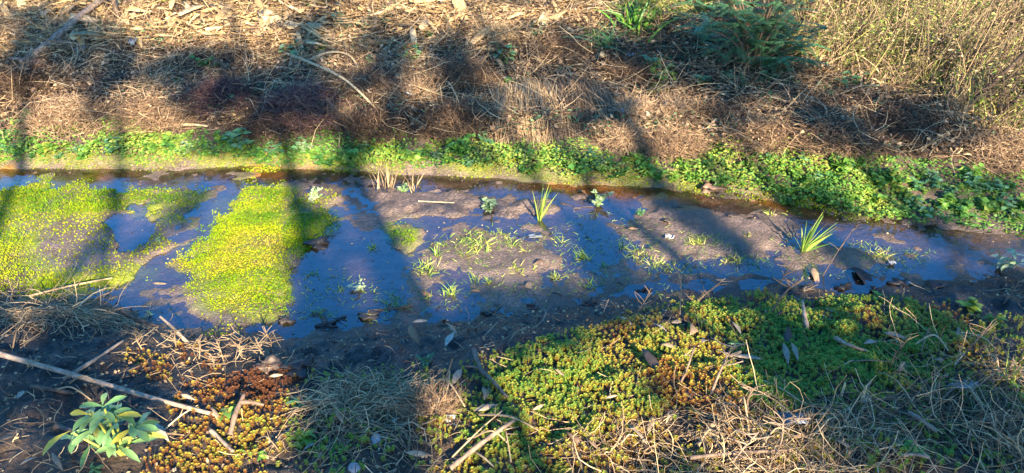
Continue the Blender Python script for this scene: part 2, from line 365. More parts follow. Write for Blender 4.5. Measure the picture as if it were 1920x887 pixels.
# ================================================================== the setting
def geo_axis(a, b, step, far, k=1.18):
    core = np.arange(a, b + 1e-6, step); lo = []; hi = []; s = step; p = a
    while p > -far: s *= k; p -= s; lo.append(p)
    s = step; p = b
    while p < far: s *= k; p += s; hi.append(p)
    return np.concatenate([lo[::-1], core, hi])
gx = geo_axis(-3.3, 3.1, .014, 250); gy = geo_axis(1.15, 6.6, .014, 250)
GX, GY = np.meshgrid(gx, gy, indexing='xy'); GZ = hz(GX, GY)
ny, nx = GX.shape
hz_exact = hz
def hz(X, Y, fine=True):
    """height of the finished ground sheet, read off its own grid"""
    X = np.asarray(X, float); Y = np.asarray(Y, float)
    i = np.clip(np.searchsorted(gx, X) - 1, 0, nx - 2); j = np.clip(np.searchsorted(gy, Y) - 1, 0, ny - 2)
    u = np.clip((X - gx[i]) / (gx[i + 1] - gx[i]), 0, 1); v = np.clip((Y - gy[j]) / (gy[j + 1] - gy[j]), 0, 1)
    return (GZ[j, i] * (1 - u) + GZ[j, i + 1] * u) * (1 - v) + (GZ[j + 1, i] * (1 - u) + GZ[j + 1, i + 1] * u) * v
me = bpy.data.meshes.new('ground'); V = np.stack([GX, GY, GZ], -1).reshape(-1, 3)
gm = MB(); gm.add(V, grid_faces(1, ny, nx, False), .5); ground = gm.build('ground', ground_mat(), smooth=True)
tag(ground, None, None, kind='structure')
sf = GY - np.interp(GX, fx, fy); sn = np.interp(GX, nx_, ny_) - GY
ppx, ppy = proj(GX, GY, GZ)
wpx = ppx + 16 * noise(GX, GY, 8, 210) + 7 * noise(GX, GY, 26, 215); wpy = ppy + 10 * noise(GX, GY, 8, 220) + 5 * noise(GX, GY, 26, 225)
MOSS = [
    [(-900, 338), (0, 338), (90, 330), (230, 345), (330, 348), (390, 356), (380, 390), (345, 420), (250, 395), (215, 400), (150, 410), (60, 420), (0, 400), (-900, 400)],
    [(-900, 400), (0, 395), (70, 430), (60, 480), (150, 510), (230, 500), (300, 500), (290, 530), (190, 556), (-900, 556)],
    [(455, 335), (520, 332), (548, 352), (545, 400), (520, 450), (552, 520), (556, 600), (470, 600), (400, 585), (350, 560), (345, 520), (310, 500), (345, 465), (380, 425), (405, 390)],
    [(545, 372), (600, 385), (635, 400), (640, 430), (600, 462), (560, 490), (530, 480), (525, 450)],
    [(722, 422), (775, 416), (790, 450), (765, 476), (735, 468)],
]
def mask(polys, soft=10):
    m = np.zeros_like(GX); sel = (ppx > -1500) & (ppx < 3400) & (ppy < 1400) & (ppy > -300)
    for p in polys: m[sel] = np.maximum(m[sel], sm(sdist(wpx[sel], wpy[sel], p), -soft, soft))
    return m
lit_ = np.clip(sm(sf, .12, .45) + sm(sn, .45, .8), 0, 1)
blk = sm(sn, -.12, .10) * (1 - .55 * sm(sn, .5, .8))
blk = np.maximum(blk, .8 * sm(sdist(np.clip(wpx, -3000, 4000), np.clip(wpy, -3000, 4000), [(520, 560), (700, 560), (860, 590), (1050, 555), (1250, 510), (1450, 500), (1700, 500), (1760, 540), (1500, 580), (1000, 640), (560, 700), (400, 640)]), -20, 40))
rst = mask([[(-900, 312), (300, 316), (330, 338), (200, 342), (-900, 336)], [(470, 312), (640, 318), (640, 336), (480, 336)], [(830, 328), (980, 338), (1190, 352), (1330, 366), (1440, 380), (1640, 420), (1760, 436), (1740, 448), (1560, 418), (1420, 396), (1310, 384), (1170, 368), (1000, 356), (830, 344)]], 8) * (GZ < .03) * np.clip(.55 + 1.3 * fbm(GX, GY, 3.2, 3, 350), 0, 1)
mos = np.maximum(mask(MOSS, 16) * 1.25, .75 * mask([[(-900, 280), (0, 285), (240, 280), (420, 286), (640, 292), (900, 298), (1150, 312), (1340, 325), (1640, 395), (1640, 412), (1440, 372), (1190, 345), (900, 326), (640, 314), (330, 310), (0, 310), (-900, 308)]], 10)) * np.clip(.62 + .6 * fbm(GX, GY, 6, 3, 300), 0, 1)
wet = np.clip((1 - sm(sf, .0, .15)) * (1 - .35 * sm(sn, .35, .8)) * sm(-GZ, -.30, -.02), 0, 1)
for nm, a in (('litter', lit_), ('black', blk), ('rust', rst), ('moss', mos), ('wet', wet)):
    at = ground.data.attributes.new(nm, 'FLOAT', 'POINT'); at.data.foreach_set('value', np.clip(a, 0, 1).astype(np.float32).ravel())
# water: one level sheet in the stream bed
wm = MB(); wx_ = np.concatenate([[-60], np.linspace(-4, 3.5, 60), [60]])
yl = np.interp(wx_, nx_, ny_) - .25; yh = np.interp(wx_, fx, fy) + .06
wm.add(np.stack([np.stack([wx_, yl, 0 * wx_], -1), np.stack([wx_, yh, 0 * wx_], -1)], 0), grid_faces(1, 2, len(wx_), False), .5)
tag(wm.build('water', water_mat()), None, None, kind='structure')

# ================================================================== stuff: moss, brush, straw
def leaflets(mb, P, size, up, tint):
    n = len(P); d = rdir(n, up); nn = nz(RNG.normal(size=(n, 3)) * .6 + [0, 0, 1.2])
    side = nz(np.cross(d, nn)); w = size * U(.28, .45, n)
    a = P; b = P + d * (size * .55)[:, None] + side * w[:, None]; c = P + d * size[:, None] + nn * (size * .12)[:, None]; e = P + d * (size * .55)[:, None] - side * w[:, None]
    mb.add(np.stack([a, b, c, e], 1), np.arange(n * 4).reshape(-1, 4), np.repeat(tint, 4))
mb = MB()
for i, poly in enumerate(MOSS):
    P = scatter(poly, 68000, .9, 6, 3)
    q = sdist(*proj(*P.T), poly) + 16 * fbm(P[:, 0], P[:, 1], 7, 3, 71)
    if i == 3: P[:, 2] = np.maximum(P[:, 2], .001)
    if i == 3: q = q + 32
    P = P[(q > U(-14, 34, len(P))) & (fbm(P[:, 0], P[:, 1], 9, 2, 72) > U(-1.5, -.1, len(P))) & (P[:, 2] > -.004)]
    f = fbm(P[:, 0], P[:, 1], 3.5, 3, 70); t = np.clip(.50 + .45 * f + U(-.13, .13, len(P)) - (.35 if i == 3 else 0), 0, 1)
    for bp in ([(70, 425), (200, 412), (195, 500), (110, 525)], [(395, 475), (480, 440), (540, 470), (470, 530), (390, 525)], [(230, 500), (340, 470), (330, 520), (240, 530)], [(420, 380), (470, 350), (480, 390)], [(120, 350), (180, 352), (150, 380)]):
        t = np.clip(t + .5 * sm(sdist(*proj(*P.T), bp) + 18 * fbm(P[:, 0], P[:, 1], 9, 2, 73), -12, 25) * U(.3, 1, len(P)), 0, 1)
    P = P + np.stack([0 * f, 0 * f, U(0, .009, len(P)) + .006 * (fbm(P[:, 0], P[:, 1], 11, 2, 5) > .1)], -1)
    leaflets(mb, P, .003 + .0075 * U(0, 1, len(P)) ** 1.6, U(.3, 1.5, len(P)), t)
BM = [(-900, 280), (0, 285), (240, 280), (420, 286), (640, 292), (900, 298), (1150, 312), (1340, 325), (1480, 350), (1640, 395), (1640, 418), (1440, 380), (1190, 352), (900, 334), (640, 322), (330, 318), (0, 318), (-900, 314)]
P = scatter(BM, 26000, 1.2, 3, 19); leaflets(mb, P, U(.005, .013, len(P)), U(.2, 1., len(P)), np.clip(.60 + .3 * fbm(P[:, 0], P[:, 1], 4, 2, 19) + U(-.3, .35, len(P)), 0, 1))
P = scatter([(-900, 338), (390, 352), (640, 352), (640, 470), (556, 612), (400, 630), (190, 560), (-900, 556)], 14000, .9, 5, 9)
P = P[P[:, 2] > .004]
leaflets(mb, P, U(.005, .012, len(P)), U(.2, 1., len(P)), np.clip(.78 + U(-.3, .25, len(P)), 0, 1))
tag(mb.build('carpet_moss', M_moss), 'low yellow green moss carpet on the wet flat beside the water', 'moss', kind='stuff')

def stars(mb, P, r, tint):
    n = len(P); K = 9
    stem = P + np.array([0, 0, 1.]) * U(.008, .022, n)[:, None]; ax = nz(RNG.normal(size=(n, 3)) * .25 + [0, 0, 1])
    for tier, (dz, up, sc, dt) in enumerate(((0, .9, .75, -.04), (-.25, .3, 1, 0), (-.9, .1, .85, .12))):
        a0 = U(0, 6.28, n)
        for k in range(K if tier < 2 else 6):
            a = a0 + k * 6.283 / (K if tier < 2 else 6) + U(-.25, .25, n)
            d = nz(np.stack([np.cos(a), np.sin(a), np.full(n, up)], -1)); s = np.stack([-np.sin(a), np.cos(a), 0 * a], -1)
            b = stem + ax * (r * dz)[:, None]; L = (r * sc * U(.8, 1.15, n))[:, None]; w = (r * .15)[:, None]
            q = np.stack([b, b + d * L * .45 + s * w, b + d * L - np.array([0, 0, .12]) * L, b + d * L * .45 - s * w], 1)
            mb.add(q, np.arange(n * 4).reshape(-1, 4), np.repeat(np.clip(tint + dt + U(-.05, .05, n), 0, 1), 4))
    tubes(mb, np.stack([P - [0, 0, .01], stem], 1), .0012, 3, np.clip(tint + .3, 0, 1))
STAR = [([(900, 720), (960, 660), (1060, 620), (1180, 600), (1260, 610), (1300, 640), (1240, 720), (1330, 760), (1180, 780), (1120, 830), (1000, 800), (960, 820)], .48, 3200),
        ([(1280, 575), (1360, 560), (1480, 565), (1600, 560), (1740, 575), (1800, 620), (1760, 690), (1640, 740), (1540, 730), (1500, 790), (1400, 760), (1360, 700), (1370, 640), (1310, 620)], .22, 3000),
        ([(1180, 610), (1370, 620), (1390, 760), (1300, 800), (1200, 770)], .48, 1500),
        ([(860, 760), (1000, 780), (1150, 840), (1180, 960), (860, 960), (900, 860)], .42, 1700),
        ([(300, 720), (420, 700), (540, 690), (540, 800), (480, 960), (220, 960), (280, 860), (330, 800)], .80, 1900),
        ([(460, 780), (550, 800), (540, 960), (430, 960)], .5, 2200),
        ([(230, 655), (330, 670), (330, 720), (250, 715)], .62, 1500), ([(330, 640), (430, 660), (420, 700), (340, 690)], .7, 900),
        ([(770, 690), (850, 700), (880, 800), (900, 900), (830, 960), (790, 860)], .5, 2000),
        ([(540, 690), (780, 690), (840, 960), (520, 960)], .4, 450),
        ([(1380, 740), (1920, 680), (2200, 960), (1350, 960)], .3, 600), ([(1700, 560), (1930, 600), (1930, 760), (1650, 760)], .35, 700), ([(840, 700), (1000, 640), (1200, 580), (1400, 545), (1800, 570), (1920, 700), (1500, 900), (840, 960)], .55, 900)]
mb = MB()
for i, (poly, t0, dn) in enumerate(STAR):
    P = scatter(poly, dn * 4.2, .55, 7, i); q = sdist(*proj(*P.T), poly) + 30 * fbm(P[:, 0], P[:, 1], 8, 3, 171)
    P = P[(q > U(-25, 60, len(P))) & (fbm(P[:, 0], P[:, 1], 13, 3, 172) > U(-1.6, .0, len(P)))]; n = len(P)
    f = fbm(P[:, 0], P[:, 1], 4.5, 3, 170); q = fbm(P[:, 0], P[:, 1], 2.6, 2, 190)
    t = np.clip(t0 + .18 * f + U(-.16, .16, n) + .30 * sm(q, .38, .95), 0, 1)
    P[:, 2] += np.maximum(0, .02 * fbm(P[:, 0], P[:, 1], 9, 2, 44))
    stars(mb, P, U(.004, .0115, n), t)
tag(mb.build('star_moss', M_star), 'thick cushions of green and rusty star moss over the near bank', 'moss', kind='stuff')
print('moss', mb.n)

# dry brush and straw litter of the far slope
SLOPE = [(-900, -6), (3000, -6), (3000, 330), (1920, 310), (1700, 295), (1440, 275), (1150, 270), (940, 268), (640, 255), (480, 250), (200, 235), (0, 255), (-900, 260)]
mb = MB()
P = scatter(SLOPE, 2600, .9, 2.5, 1); n = len(P); P[:, 2] += U(0, .06, n) * (1 + noise(P[:, 0], P[:, 1], 3, 5))
hue = np.clip(.45 + .22 * fbm(P[:, 0], P[:, 1], 2.2, 3, 400) + U(-.55, .6, n), 0, 1)
tubes(mb, wander(P, rdir(n, .12), U(.06, .2, n), 5, .9, .25), np.linspace(1, .5, 5)[None] * U(.0010, .0030, n)[:, None], 3, hue)
P = scatter(SLOPE, 4200, .6, 3.5, 2); n = len(P); P[:, 2] += U(0, .07, n)
leaflets(mb, P, U(.010, .036, n), U(-.2, .9, n), np.clip(.5 + .25 * fbm(P[:, 0], P[:, 1], 2.2, 3, 400) + U(-.5, .55, n), 0, 1))
P = scatter(SLOPE, 500, 1.1, 2.0, 64); n = len(P)
tubes(mb, wander(P, rdir(n, .9), U(.06, .2, n), 6, .8), np.linspace(1, .5, 6)[None] * U(.0012, .0028, n)[:, None], 3, np.clip(U(-.2, .8, n), 0, 1))
tag(mb.build('dry_brush', M_brush), 'tangle of dead brown weeds covering the far slope', 'dead weeds', kind='stuff')
print('brush', mb.n)
mb = MB()
P = scatter(SLOPE, 800, 1.1, 1.6, 61); n = len(P); P[:, 2] += U(.01, .09, n)
tubes(mb, wander(P, rdir(n, .06), U(.1, .38, n), 6, .55, .25), np.linspace(1, .6, 6)[None] * U(.0010, .0026, n)[:, None], 3, np.clip(U(.2, 1., n), 0, 1))
P = scatter(SLOPE, 500, .9, 2.4, 62); n = len(P); P[:, 2] += U(.01, .08, n)
leaves(mb, P, rdir(n, .1), nz(RNG.normal(size=(n, 3)) * .6 + [0, 0, 1]), U(.02, .08, n), U(.004, .012, n), 'husk', U(-.2, .6, n), U(-.2, .9, n), np.clip(U(.1, .9, n), 0, 1), wave=.03)
tag(mb.build('slope_straw', M_straw), 'greyish loose stems and straw drifting over the far slope', 'dry grass', kind='stuff')
mb = MB()
P = scatter(SLOPE, 2200, 1.1, 2.2, 63); f = fbm(P[:, 0], P[:, 1], 2.6, 2, 640); P = P[f > .1]; n = len(P); P[:, 2] += U(.02, .08, n)
leaves(mb, P, rdir(n, .3), nz(RNG.normal(size=(n, 3)) * .5 + [0, 0, 1]), U(.012, .034, n), U(.005, .014, n), 'ovate', .2, .4, np.clip(U(0, .9, n), 0, 1))
tag(mb.build('slope_greenery', M_teal), 'scattered small bluish green leaves among the dead brown weeds', 'ground cover', kind='stuff')
# maize trash on top
mb = MB()
TRASH = [(-900, -6), (1180, -6), (1120, 50), (900, 110), (640, 110), (480, 110), (300, 90), (150, 110), (-200, 130), (-900, 150)]
P = scatter(TRASH, 420, .6, 2.5, 6); n = len(P); P[:, 2] += U(.01, .07, n); d = rdir(n, .05)
leaves(mb, P, d, nz(RNG.normal(size=(n, 3)) * .5 + [0, 0, 1]), U(.06, .26, n), U(.008, .032, n), 'husk', U(-.2, .7, n), U(-.3, .8, n), np.clip(U(.2, 1, n), 0, 1), wave=.03)
P = scatter(TRASH, 260, .4, 2.5, 7); n = len(P); P[:, 2] += U(.01, .06, n)
tubes(mb, wander(P, rdir(n, .05), U(.1, .35, n), 5, .25), U(.0015, .004, n)[:, None], 4, U(.2, .9, n))
tag(mb.build('maize_litter', M_maize), 'straw coloured maize trash strewn over the top of the slope', 'crop litter', kind='stuff')
# tall dry grass, upper right
mb = MB(); mg = MB()
TALL = [(1400, -6), (3000, -6), (3000, 330), (1930, 300), (1840, 250), (1760, 205), (1600, 160), (1480, 120), (1430, 60)]
lean = np.array([.55, .25, 0])
P = scatter(TALL, 2600, .35, 2.5, 14); n = len(P)
blades(mb, P, nz(rdir(n, .9, .8) + lean), U(.10, .38, n), U(.003, .009, n), U(.1, .9, n), np.clip(U(.15, 1, n), 0, 1), 5, rdir(n, 0) + lean)
tubes(mb, wander(P[::5], nz(rdir(len(P[::5]), 1.4, .6) + lean), U(.25, .6, len(P[::5])), 5, .3), .0017, 3, U(.1, .8, len(P[::5])))
P2 = scatter(TALL, 3200, .5, 3, 15); n = len(P2); P2[:, 2] += U(.0, .32, n)
leaves(mb, P2, nz(rdir(n, .2) + lean * .5), rdir(n, .9), U(.012, .045, n), U(.004, .011, n), 'lance', U(-.3, .6, n), U(-.4, 1.3, n), np.clip(U(-.1, .9, n), 0, 1))
P2 = scatter(TALL, 420, .6, 2, 16); n = len(P2)
tubes(mb, wander(P2, nz(rdir(n, .8, .8) + lean), U(.2, .5, n), 7, 1.0), .0022, 3, np.clip(U(-.6, .3, n), 0, 1))
tag(mb.build('tall_dry_grass', M_straw), 'tall straw coloured dry grass leaning over the upper slope', 'dry grass', kind='stuff')
Q = np.repeat(P, 3, 0); n = len(Q); Q = Q + np.stack([U(-.06, .2, n), U(-.06, .1, n), U(.02, .36, n)], -1); f = fbm(Q[:, 0], Q[:, 1], 1.8, 2, 95)
k = f > U(-.9, .7, n); Q = Q[k]; n = len(Q)
leaves(mg, Q, nz(rdir(n, .5) + lean * .6), rdir(n, 1.), U(.012, .035, n), U(.004, .010, n), 'lance', .2, .6, np.clip(U(.4, 1.3, n), 0, 1))
GY_ = [(1170, -6), (1340, -6), (1330, 40), (1200, 55), (1150, 30)]
P = scatter(TALL, 1500, .8, 2, 20); n = len(P)
blades(mg, P, nz(rdir(n, 1., .8) + lean), U(.15, .42, n), U(.003, .008, n), U(.1, .8, n), np.clip(U(.55, 1.1, n), 0, 1))
P = scatter(GY_, 5500, .3, 3, 18); n = len(P)
blades(mg, P, rdir(n, 1.2, .9), U(.06, .20, n), U(.004, .008, n), U(.1, .7, n), np.clip(U(.5, 1, n), 0, 1))
tag(mg.build('green_undergrowth', M_grass), 'yellow green blades growing through the dry grass', 'grass', kind='stuff')

# the slope goes on past the picture's upper edge
mb = MB(); mg = MB()
def beyond(n, x0=-5.5, x1=6.5, y0=5.45, y1=10.5):
    X = U(x0, x1, n); Y = y0 + (y1 - y0) * U(0, 1, n) ** 1.3; Z = hz(X, Y); px, py = proj(X, Y, Z); k = py < -2; return np.stack([X, Y, Z], -1)[k]
P = beyond(26000); n = len(P); P[:, 2] += U(0, .06, n)
tubes(mb, wander(P, rdir(n, .15), U(.08, .3, n), 5, .7, .2), U(.0014, .0034, n)[:, None], 3, U(.1, 1, n))
P = beyond(24000); n = len(P); P[:, 2] += U(0, .06, n); leaves(mb, P, rdir(n, .1), nz(RNG.normal(size=(n, 3)) * .5 + [0, 0, 1]), U(.03, .14, n), U(.006, .02, n), 'husk', .2, .4, U(.1, 1, n))
P = beyond(16000, .8); n = len(P); blades(mb, P, nz(rdir(n, 1., .8) + lean), U(.12, .42, n), U(.004, .009, n), U(.1, .9, n), U(.2, 1, n))
P = beyond(9000); P = P[fbm(P[:, 0], P[:, 1], 1.2, 2, 97) > .05]; n = len(P); blades(mg, P, rdir(n, 1.2, .8), U(.08, .26, n), U(.004, .009, n), U(.1, .8, n), U(.1, .9, n))
tag(mb.build('dry_grass_beyond', M_straw), 'dry straw and stems carrying on over the crest of the slope', 'dry grass', kind='stuff')
tag(mg.build('green_grass_beyond', M_grass), 'green grass growing among the dry straw over the crest', 'grass', kind='stuff')

# low green cover on the far bank edge
STRIP = [(-900, 255), (0, 255), (200, 238), (350, 250), (480, 262), (640, 252), (860, 262), (960, 272), (1150, 285), (1330, 275), (1430, 265), (1560, 285), (1720, 300), (1930, 330), (2600, 330),
         (2600, 440), (1920, 442), (1850, 438), (1760, 428), (1640, 412), (1540, 388), (1440, 366), (1330, 356), (1200, 346), (1050, 338), (900, 324), (700, 316), (500, 310), (300, 308), (0, 306), (-900, 300)]
mb = MB()
P = scatter(STRIP, 19000, .95, 4, 30); n = len(P)
hh = np.clip(.045 + .05 * fbm(P[:, 0], P[:, 1], 4.5, 2, 33), .004, .12); zz = U(0, 1, n) ** .6 * hh; P[:, 2] += zz
leaves(mb, P, rdir(n, .25), nz(RNG.normal(size=(n, 3)) * .45 + [0, -.3, 1]), U(.009, .026, n), U(.006, .015, n), 'ovate', .2, .4, np.clip(.58 + .3 * fbm(P[:, 0], P[:, 1], 3, 2, 35) + U(-.28, .3, n), 0, 1))
tag(mb.build('green_ground_cover', M_green), 'small bright green leaves carpeting the far bank edge', 'ground cover', kind='stuff')
print('strip', mb.n)

# grass specks and floating bits on the mud
mb = MB()
FLAT = [(560, 500), (760, 540), (820, 430), (1000, 420), (1200, 400), (1480, 440), (1760, 470), (1720, 520), (1400, 530), (1150, 560), (960, 590), (560, 610)]
P = scatter(FLAT, 2600, 1.25, 6, 40); P[:, 2] = np.maximum(P[:, 2], 0); n = len(P)
blades(mb, P, rdir(n, .55), U(.010, .036, n), U(.0015, .0035, n), U(.1, .8, n), np.clip(U(.2, .9, n), 0, 1), 4)
for poly, dn in (([(1150, 445), (1260, 455), (1330, 500), (1290, 520), (1200, 505), (1140, 470)], 5000), ([(1270, 430), (1330, 440), (1440, 490), (1420, 505), (1330, 490)], 5000), ([(1600, 450), (1720, 470), (1760, 495), (1660, 505), (1590, 475)], 2600),
                 ([(560, 520), (640, 560), (660, 600), (570, 600)], 1500), ([(700, 530), (760, 535), (760, 585), (700, 570)], 2000), ([(860, 430), (960, 440), (950, 480), (860, 470)], 3500),
                 ([(1440, 385), (1500, 400), (1480, 430), (1420, 440)], 500), ([(1180, 500), (1300, 520), (1280, 560), (1120, 570), (1130, 520)], 900)):
    P = scatter(poly, dn, .8, 6, 41); P[:, 2] = np.maximum(P[:, 2], 0); n = len(P)
    blades(mb, P, rdir(n, .8), U(.010, .036, n), U(.0018, .004, n), U(.1, .8, n), np.clip(U(.2, .95, n), 0, 1), 4)
tag(mb.build('sparse_short_grass', M_grass), 'short sparse grass sprouting through the wet mud', 'grass', kind='stuff')

# dark mud crumbs, chaff and fine straw on the near bank
mb = MB()
NB = [(-900, 550), (0, 545), (200, 560), (300, 610), (560, 640), (860, 600), (1220, 560), (1560, 556), (1920, 515), (2600, 500), (2600, 1000), (-900, 1000)]
P = scatter(NB, 2600, .8, 3, 50); n = len(P)
leaflets(mb, P + [0, 0, .004], U(.004, .018, n), U(-.1, .5, n), np.clip(U(-.5, .85, n), 0, 1))
P = scatter(BM, 3500, .8, 5, 53); n = len(P); leaflets(mb, P + [0, 0, .003], U(.004, .014, n), U(-.1, .6, n), np.clip(U(-.4, .8, n), 0, 1))
P = scatter([(-900, 330), (3000, 330), (3000, 560), (1500, 560), (560, 640), (300, 600), (-900, 560)], 350, .8, 4, 54); n = len(P); P[:, 2] = np.maximum(P[:, 2], 0); leaflets(mb, P + [0, 0, .002], U(.004, .014, n), U(-.1, .3, n), np.clip(U(-.4, .7, n), 0, 1))
P = scatter(NB, 380, .8, 3, 51); n = len(P); P[:, 2] += U(0, .012, n)
tubes(mb, wander(P, rdir(n, .03), U(.03, .12, n), 4, .5), U(.0006, .0014, n)[:, None], 3, np.clip(U(.1, 1, n), 0, 1))
for poly, dn, l in (([(1380, 740), (1500, 760), (1700, 740), (1920, 690), (2600, 690), (2600, 1000), (1250, 1000), (1320, 870)], 1500, .28), ([(1060, 800), (1400, 780), (1400, 1000), (1040, 1000)], 650, .2), ([(1640, 620), (1930, 640), (2300, 660), (1930, 760), (1700, 730)], 650, .22),
                    ([(560, 780), (820, 760), (860, 1000), (540, 1000)], 500, .14), ([(-900, 540), (200, 550), (240, 620), (120, 660), (-900, 650)], 600, .2), ([(290, 620), (520, 640), (540, 700), (300, 700)], 500, .1), ([(760, 700), (860, 720), (900, 860), (820, 860)], 600, .09),
                    ([(-900, 660), (200, 760), (130, 1000), (-900, 1000)], 350, .13)):
    P = scatter(poly, dn, .5, 3, 52); n = len(P); P[:, 2] += U(.004, .05, n)
    tubes(mb, wander(P, rdir(n, .10), U(.4, 1, n) * l, 6, .8, .25), U(.0008, .0021, n)[:, None] * np.linspace(1, .6, 6)[None], 3, np.clip(U(.15, 1, n), 0, 1))
tag(mb.build('dry_grass_litter', M_straw), 'loose dry straw and chaff scattered over the dark near bank', 'dry grass', kind='stuff')
print('litter', mb.n)

# ================================================================== things
def place(mb, name, mat, base, parent=None, smooth=False):
    o = mb.build(name, mat, parent, smooth); o.location = (0, 0, 0) if parent is not None else tuple(base); return o
def smooth_path(p, n):
    p = np.asarray(p, float); t = np.linspace(0, len(p) - 1, n); i = np.clip(t.astype(int), 0, len(p) - 2); u = (t - i)[:, None]
    a = p[np.maximum(i - 1, 0)]; b = p[i]; c = p[i + 1]; d = p[np.minimum(i + 2, len(p) - 1)]
    return .5 * (2 * b + (c - a) * u + (2 * a - 5 * b + 4 * c - d) * u ** 2 + (3 * b - a - 3 * c + d) * u ** 3)
def lay(pts, lift, n=14):
    g = G(*np.array(pts, float).T); g[:, 2] += np.broadcast_to(lift, (len(pts),)); return smooth_path(g, n)
def stick(name, label, pts, rpx, lift=.012, tint=.6, mat=None, cat='stick', group=None, branches=(), knots=.12, upright=None):
    """a stick through ground points (or, upright, from its foot to heights above the foot)"""
    if upright is None: w = lay(pts, lift)
    else:
        foot = G1(*pts[0]); m = mpx(foot); q = [foot - [0, 0, .01]]
        for (x, y), dy in zip(pts[1:], upright): q.append(foot + np.array([(x - pts[0][0]) * m, dy, (pts[0][1] - y) * m / CP * 1.0 - dy * SP / CP]))
        w = smooth_path(q, 14)
    m = mpx(w[0]); mb = MB(); L = len(w)
    r = rpx * m * np.linspace(1, .62, L) * (1 + knots * RNG.normal(size=L))
    base = w[0].copy(); tubes(mb, (w - base)[None], r[None], 7, tint, True)
    for k, (fr, (bx, by, bz), br) in enumerate(branches):
        a = w[int(fr * (L - 1))] - base; e = a + np.array([bx, by, bz])
        bp = smooth_path([a, a + (e - a) * .5 + U(-.1, .1, 3) * np.linalg.norm(e - a), e], 7)
        tubes(mb, bp[None], (br * m * np.linspace(1, .5, 7))[None], 5, tint, True)
    o = place(mb, name, mat or M_bark, base, None, True); tag(o, label, cat, group); return o, w

# --- sticks, canes and branches
o, w = stick('cane', 'long pale brown cane lying aslant over the dark mud bank above the broadleaf plant', [(-60, 668), (0, 686), (140, 722), (300, 764), (405, 784)], 5.8, [.07, .06, .05, .035, .015], .78, cat='cane', knots=.03)
kb = MB(); c = w[5] - w[0]; P = np.repeat(c[None], 60, 0) + RNG.normal(size=(60, 3)) * .004
tubes(kb, wander(P, rdir(60, .2), U(.01, .03, 60), 4, .6), .0008, 3, .8); place(kb, 'node', M_straw, None, o)
BR = 'sticks lying on the banks'
stick('stick', 'straight brown stick propped on the mud bank behind the long pale cane', [(120, 716), (180, 688), (238, 658)], 4, [.01, .03, .05], .62, group=BR)
stick('branch', 'thick slanting grey brown branch cut off by the bottom edge under the moss', [(845, 892), (905, 850), (968, 812)], 6, [.03, .045, .06], .70, group=BR)
stick('straw', 'thin straight yellow straw lying beside the slanting branch', [(849, 880), (900, 838), (942, 806)], 2.0, [.05, .07, .08], .6, M_straw, 'straw')
stick('twig', 'grey forked twig lying down the moss edge beside the grey straw heap', [(888, 666), (903, 706), (925, 728), (950, 757)], 4.5, .03, .55, cat='twig', branches=[(.35, (-.055, .0, .01), 3.5), (.6, (.01, -.09, .0), 3)])
stick('twig', 'dark twig lying in the shallow water at the mud edge with one leaf on it', [(690, 589), (735, 584), (772, 576)], 4, .012, .25, cat='twig', branches=[(.4, (.02, .03, .015), 3)])
stick('straw', 'single pale straw lying flat across the middle mud bar', [(784, 381), (852, 384)], 1.6, .012, .9, M_straw, 'straw')
o, w = stick('branch', 'thick pale fallen branch slanting up the far slope with side shoots', [(40, 142), (75, 112), (120, 84), (162, 52), (223, 14)], 9, [.01, .05, .08, .10, .13], .68, group=BR, branches=[(.2, (-.12, -.02, .03), 4), (.45, (.2, .02, -.02), 4), (.55, (-.06, .1, .03), 3), (.7, (.18, -.05, .0), 3)])
stick('stake', 'dark upright stake standing behind the thick pale branch', [(224, 46), (224, -12)], 6, 0, .30, upright=[0.0], cat='stake')
stick('stick', 'pale stalk lying flat along the top of the green bank edge', [(315, 244), (352, 242), (392, 245)], 3, .03, .9, M_straw, group=BR)
stick('stick', 'long thin grey stalk sloping down past the reddish brush mound', [(535, 112), (585, 142), (650, 178), (705, 214)], 2.6, [.05, .09, .10, .04], .8, M_straw, group=BR)
stick('stick', 'arched grey stalk curving over the slope behind the reddish brush mound', [(570, 128), (620, 122), (660, 130), (684, 158)], 2.4, [.04, .09, .09, .02], .85, M_straw, group=BR)
stick('stick', 'thin dark stalk leaning on the slope trash above the grey tangle', [(850, 100), (862, 75), (872, 55)], 2.4, [.0, .06, .1], .2, group=BR)
stick('stub', 'broken brown stub leaning in the rusty moss right of the cane tip', [(434, 824), (446, 800), (466, 776)], 6, [.02, .05, .085], .42, cat='stub', branches=[(.8, (.07, .01, -.02), 5)])
stick('stick', 'short brown stick lying in rusty moss under the broken stub', [(398, 820), (418, 838), (440, 860)], 4.5, .03, .6, group=BR)
stick('stick', 'grey pointed stick standing out of the green moss by the bare twigs', [(1512, 624), (1505, 605), (1499, 586)], 4.5, [.02, .04, .06], .6, group=BR)
stick('stick', 'pale weathered stick lying under the green patch among dry grass', [(1698, 792), (1722, 806), (1750, 829)], 5, .04, .75, group=BR)
stick('stick', 'brown stick half sunk in the shaded green moss', [(1562, 645), (1590, 660), (1625, 672)], 4, .03, .7, group=BR)
stick('stick', 'pale stub lying at the frame bottom below the green patch', [(1688, 868), (1712, 866), (1738, 872)], 5, .03, .65, group=BR)
stick('stick', 'long pale branch lying along the bottom among dry stems', [(1290, 882), (1380, 872), (1470, 868)], 4, .05, .5, group=BR)
stick('stick', 'crooked grey root reaching over the left mud edge', [(230, 590), (260, 606), (300, 620)], 3.5, .02, .35, group=BR)
stick('stick', 'dark broken stick beside the broadleaf plant on bare soil', [(108, 808), (140, 818), (165, 830)], 6, .02, .35, group=BR)
stick('stick', 'grey stick lying under the long pale cane at its left end', [(60, 728), (100, 735), (140, 742)], 5, .01, .4, group=BR)
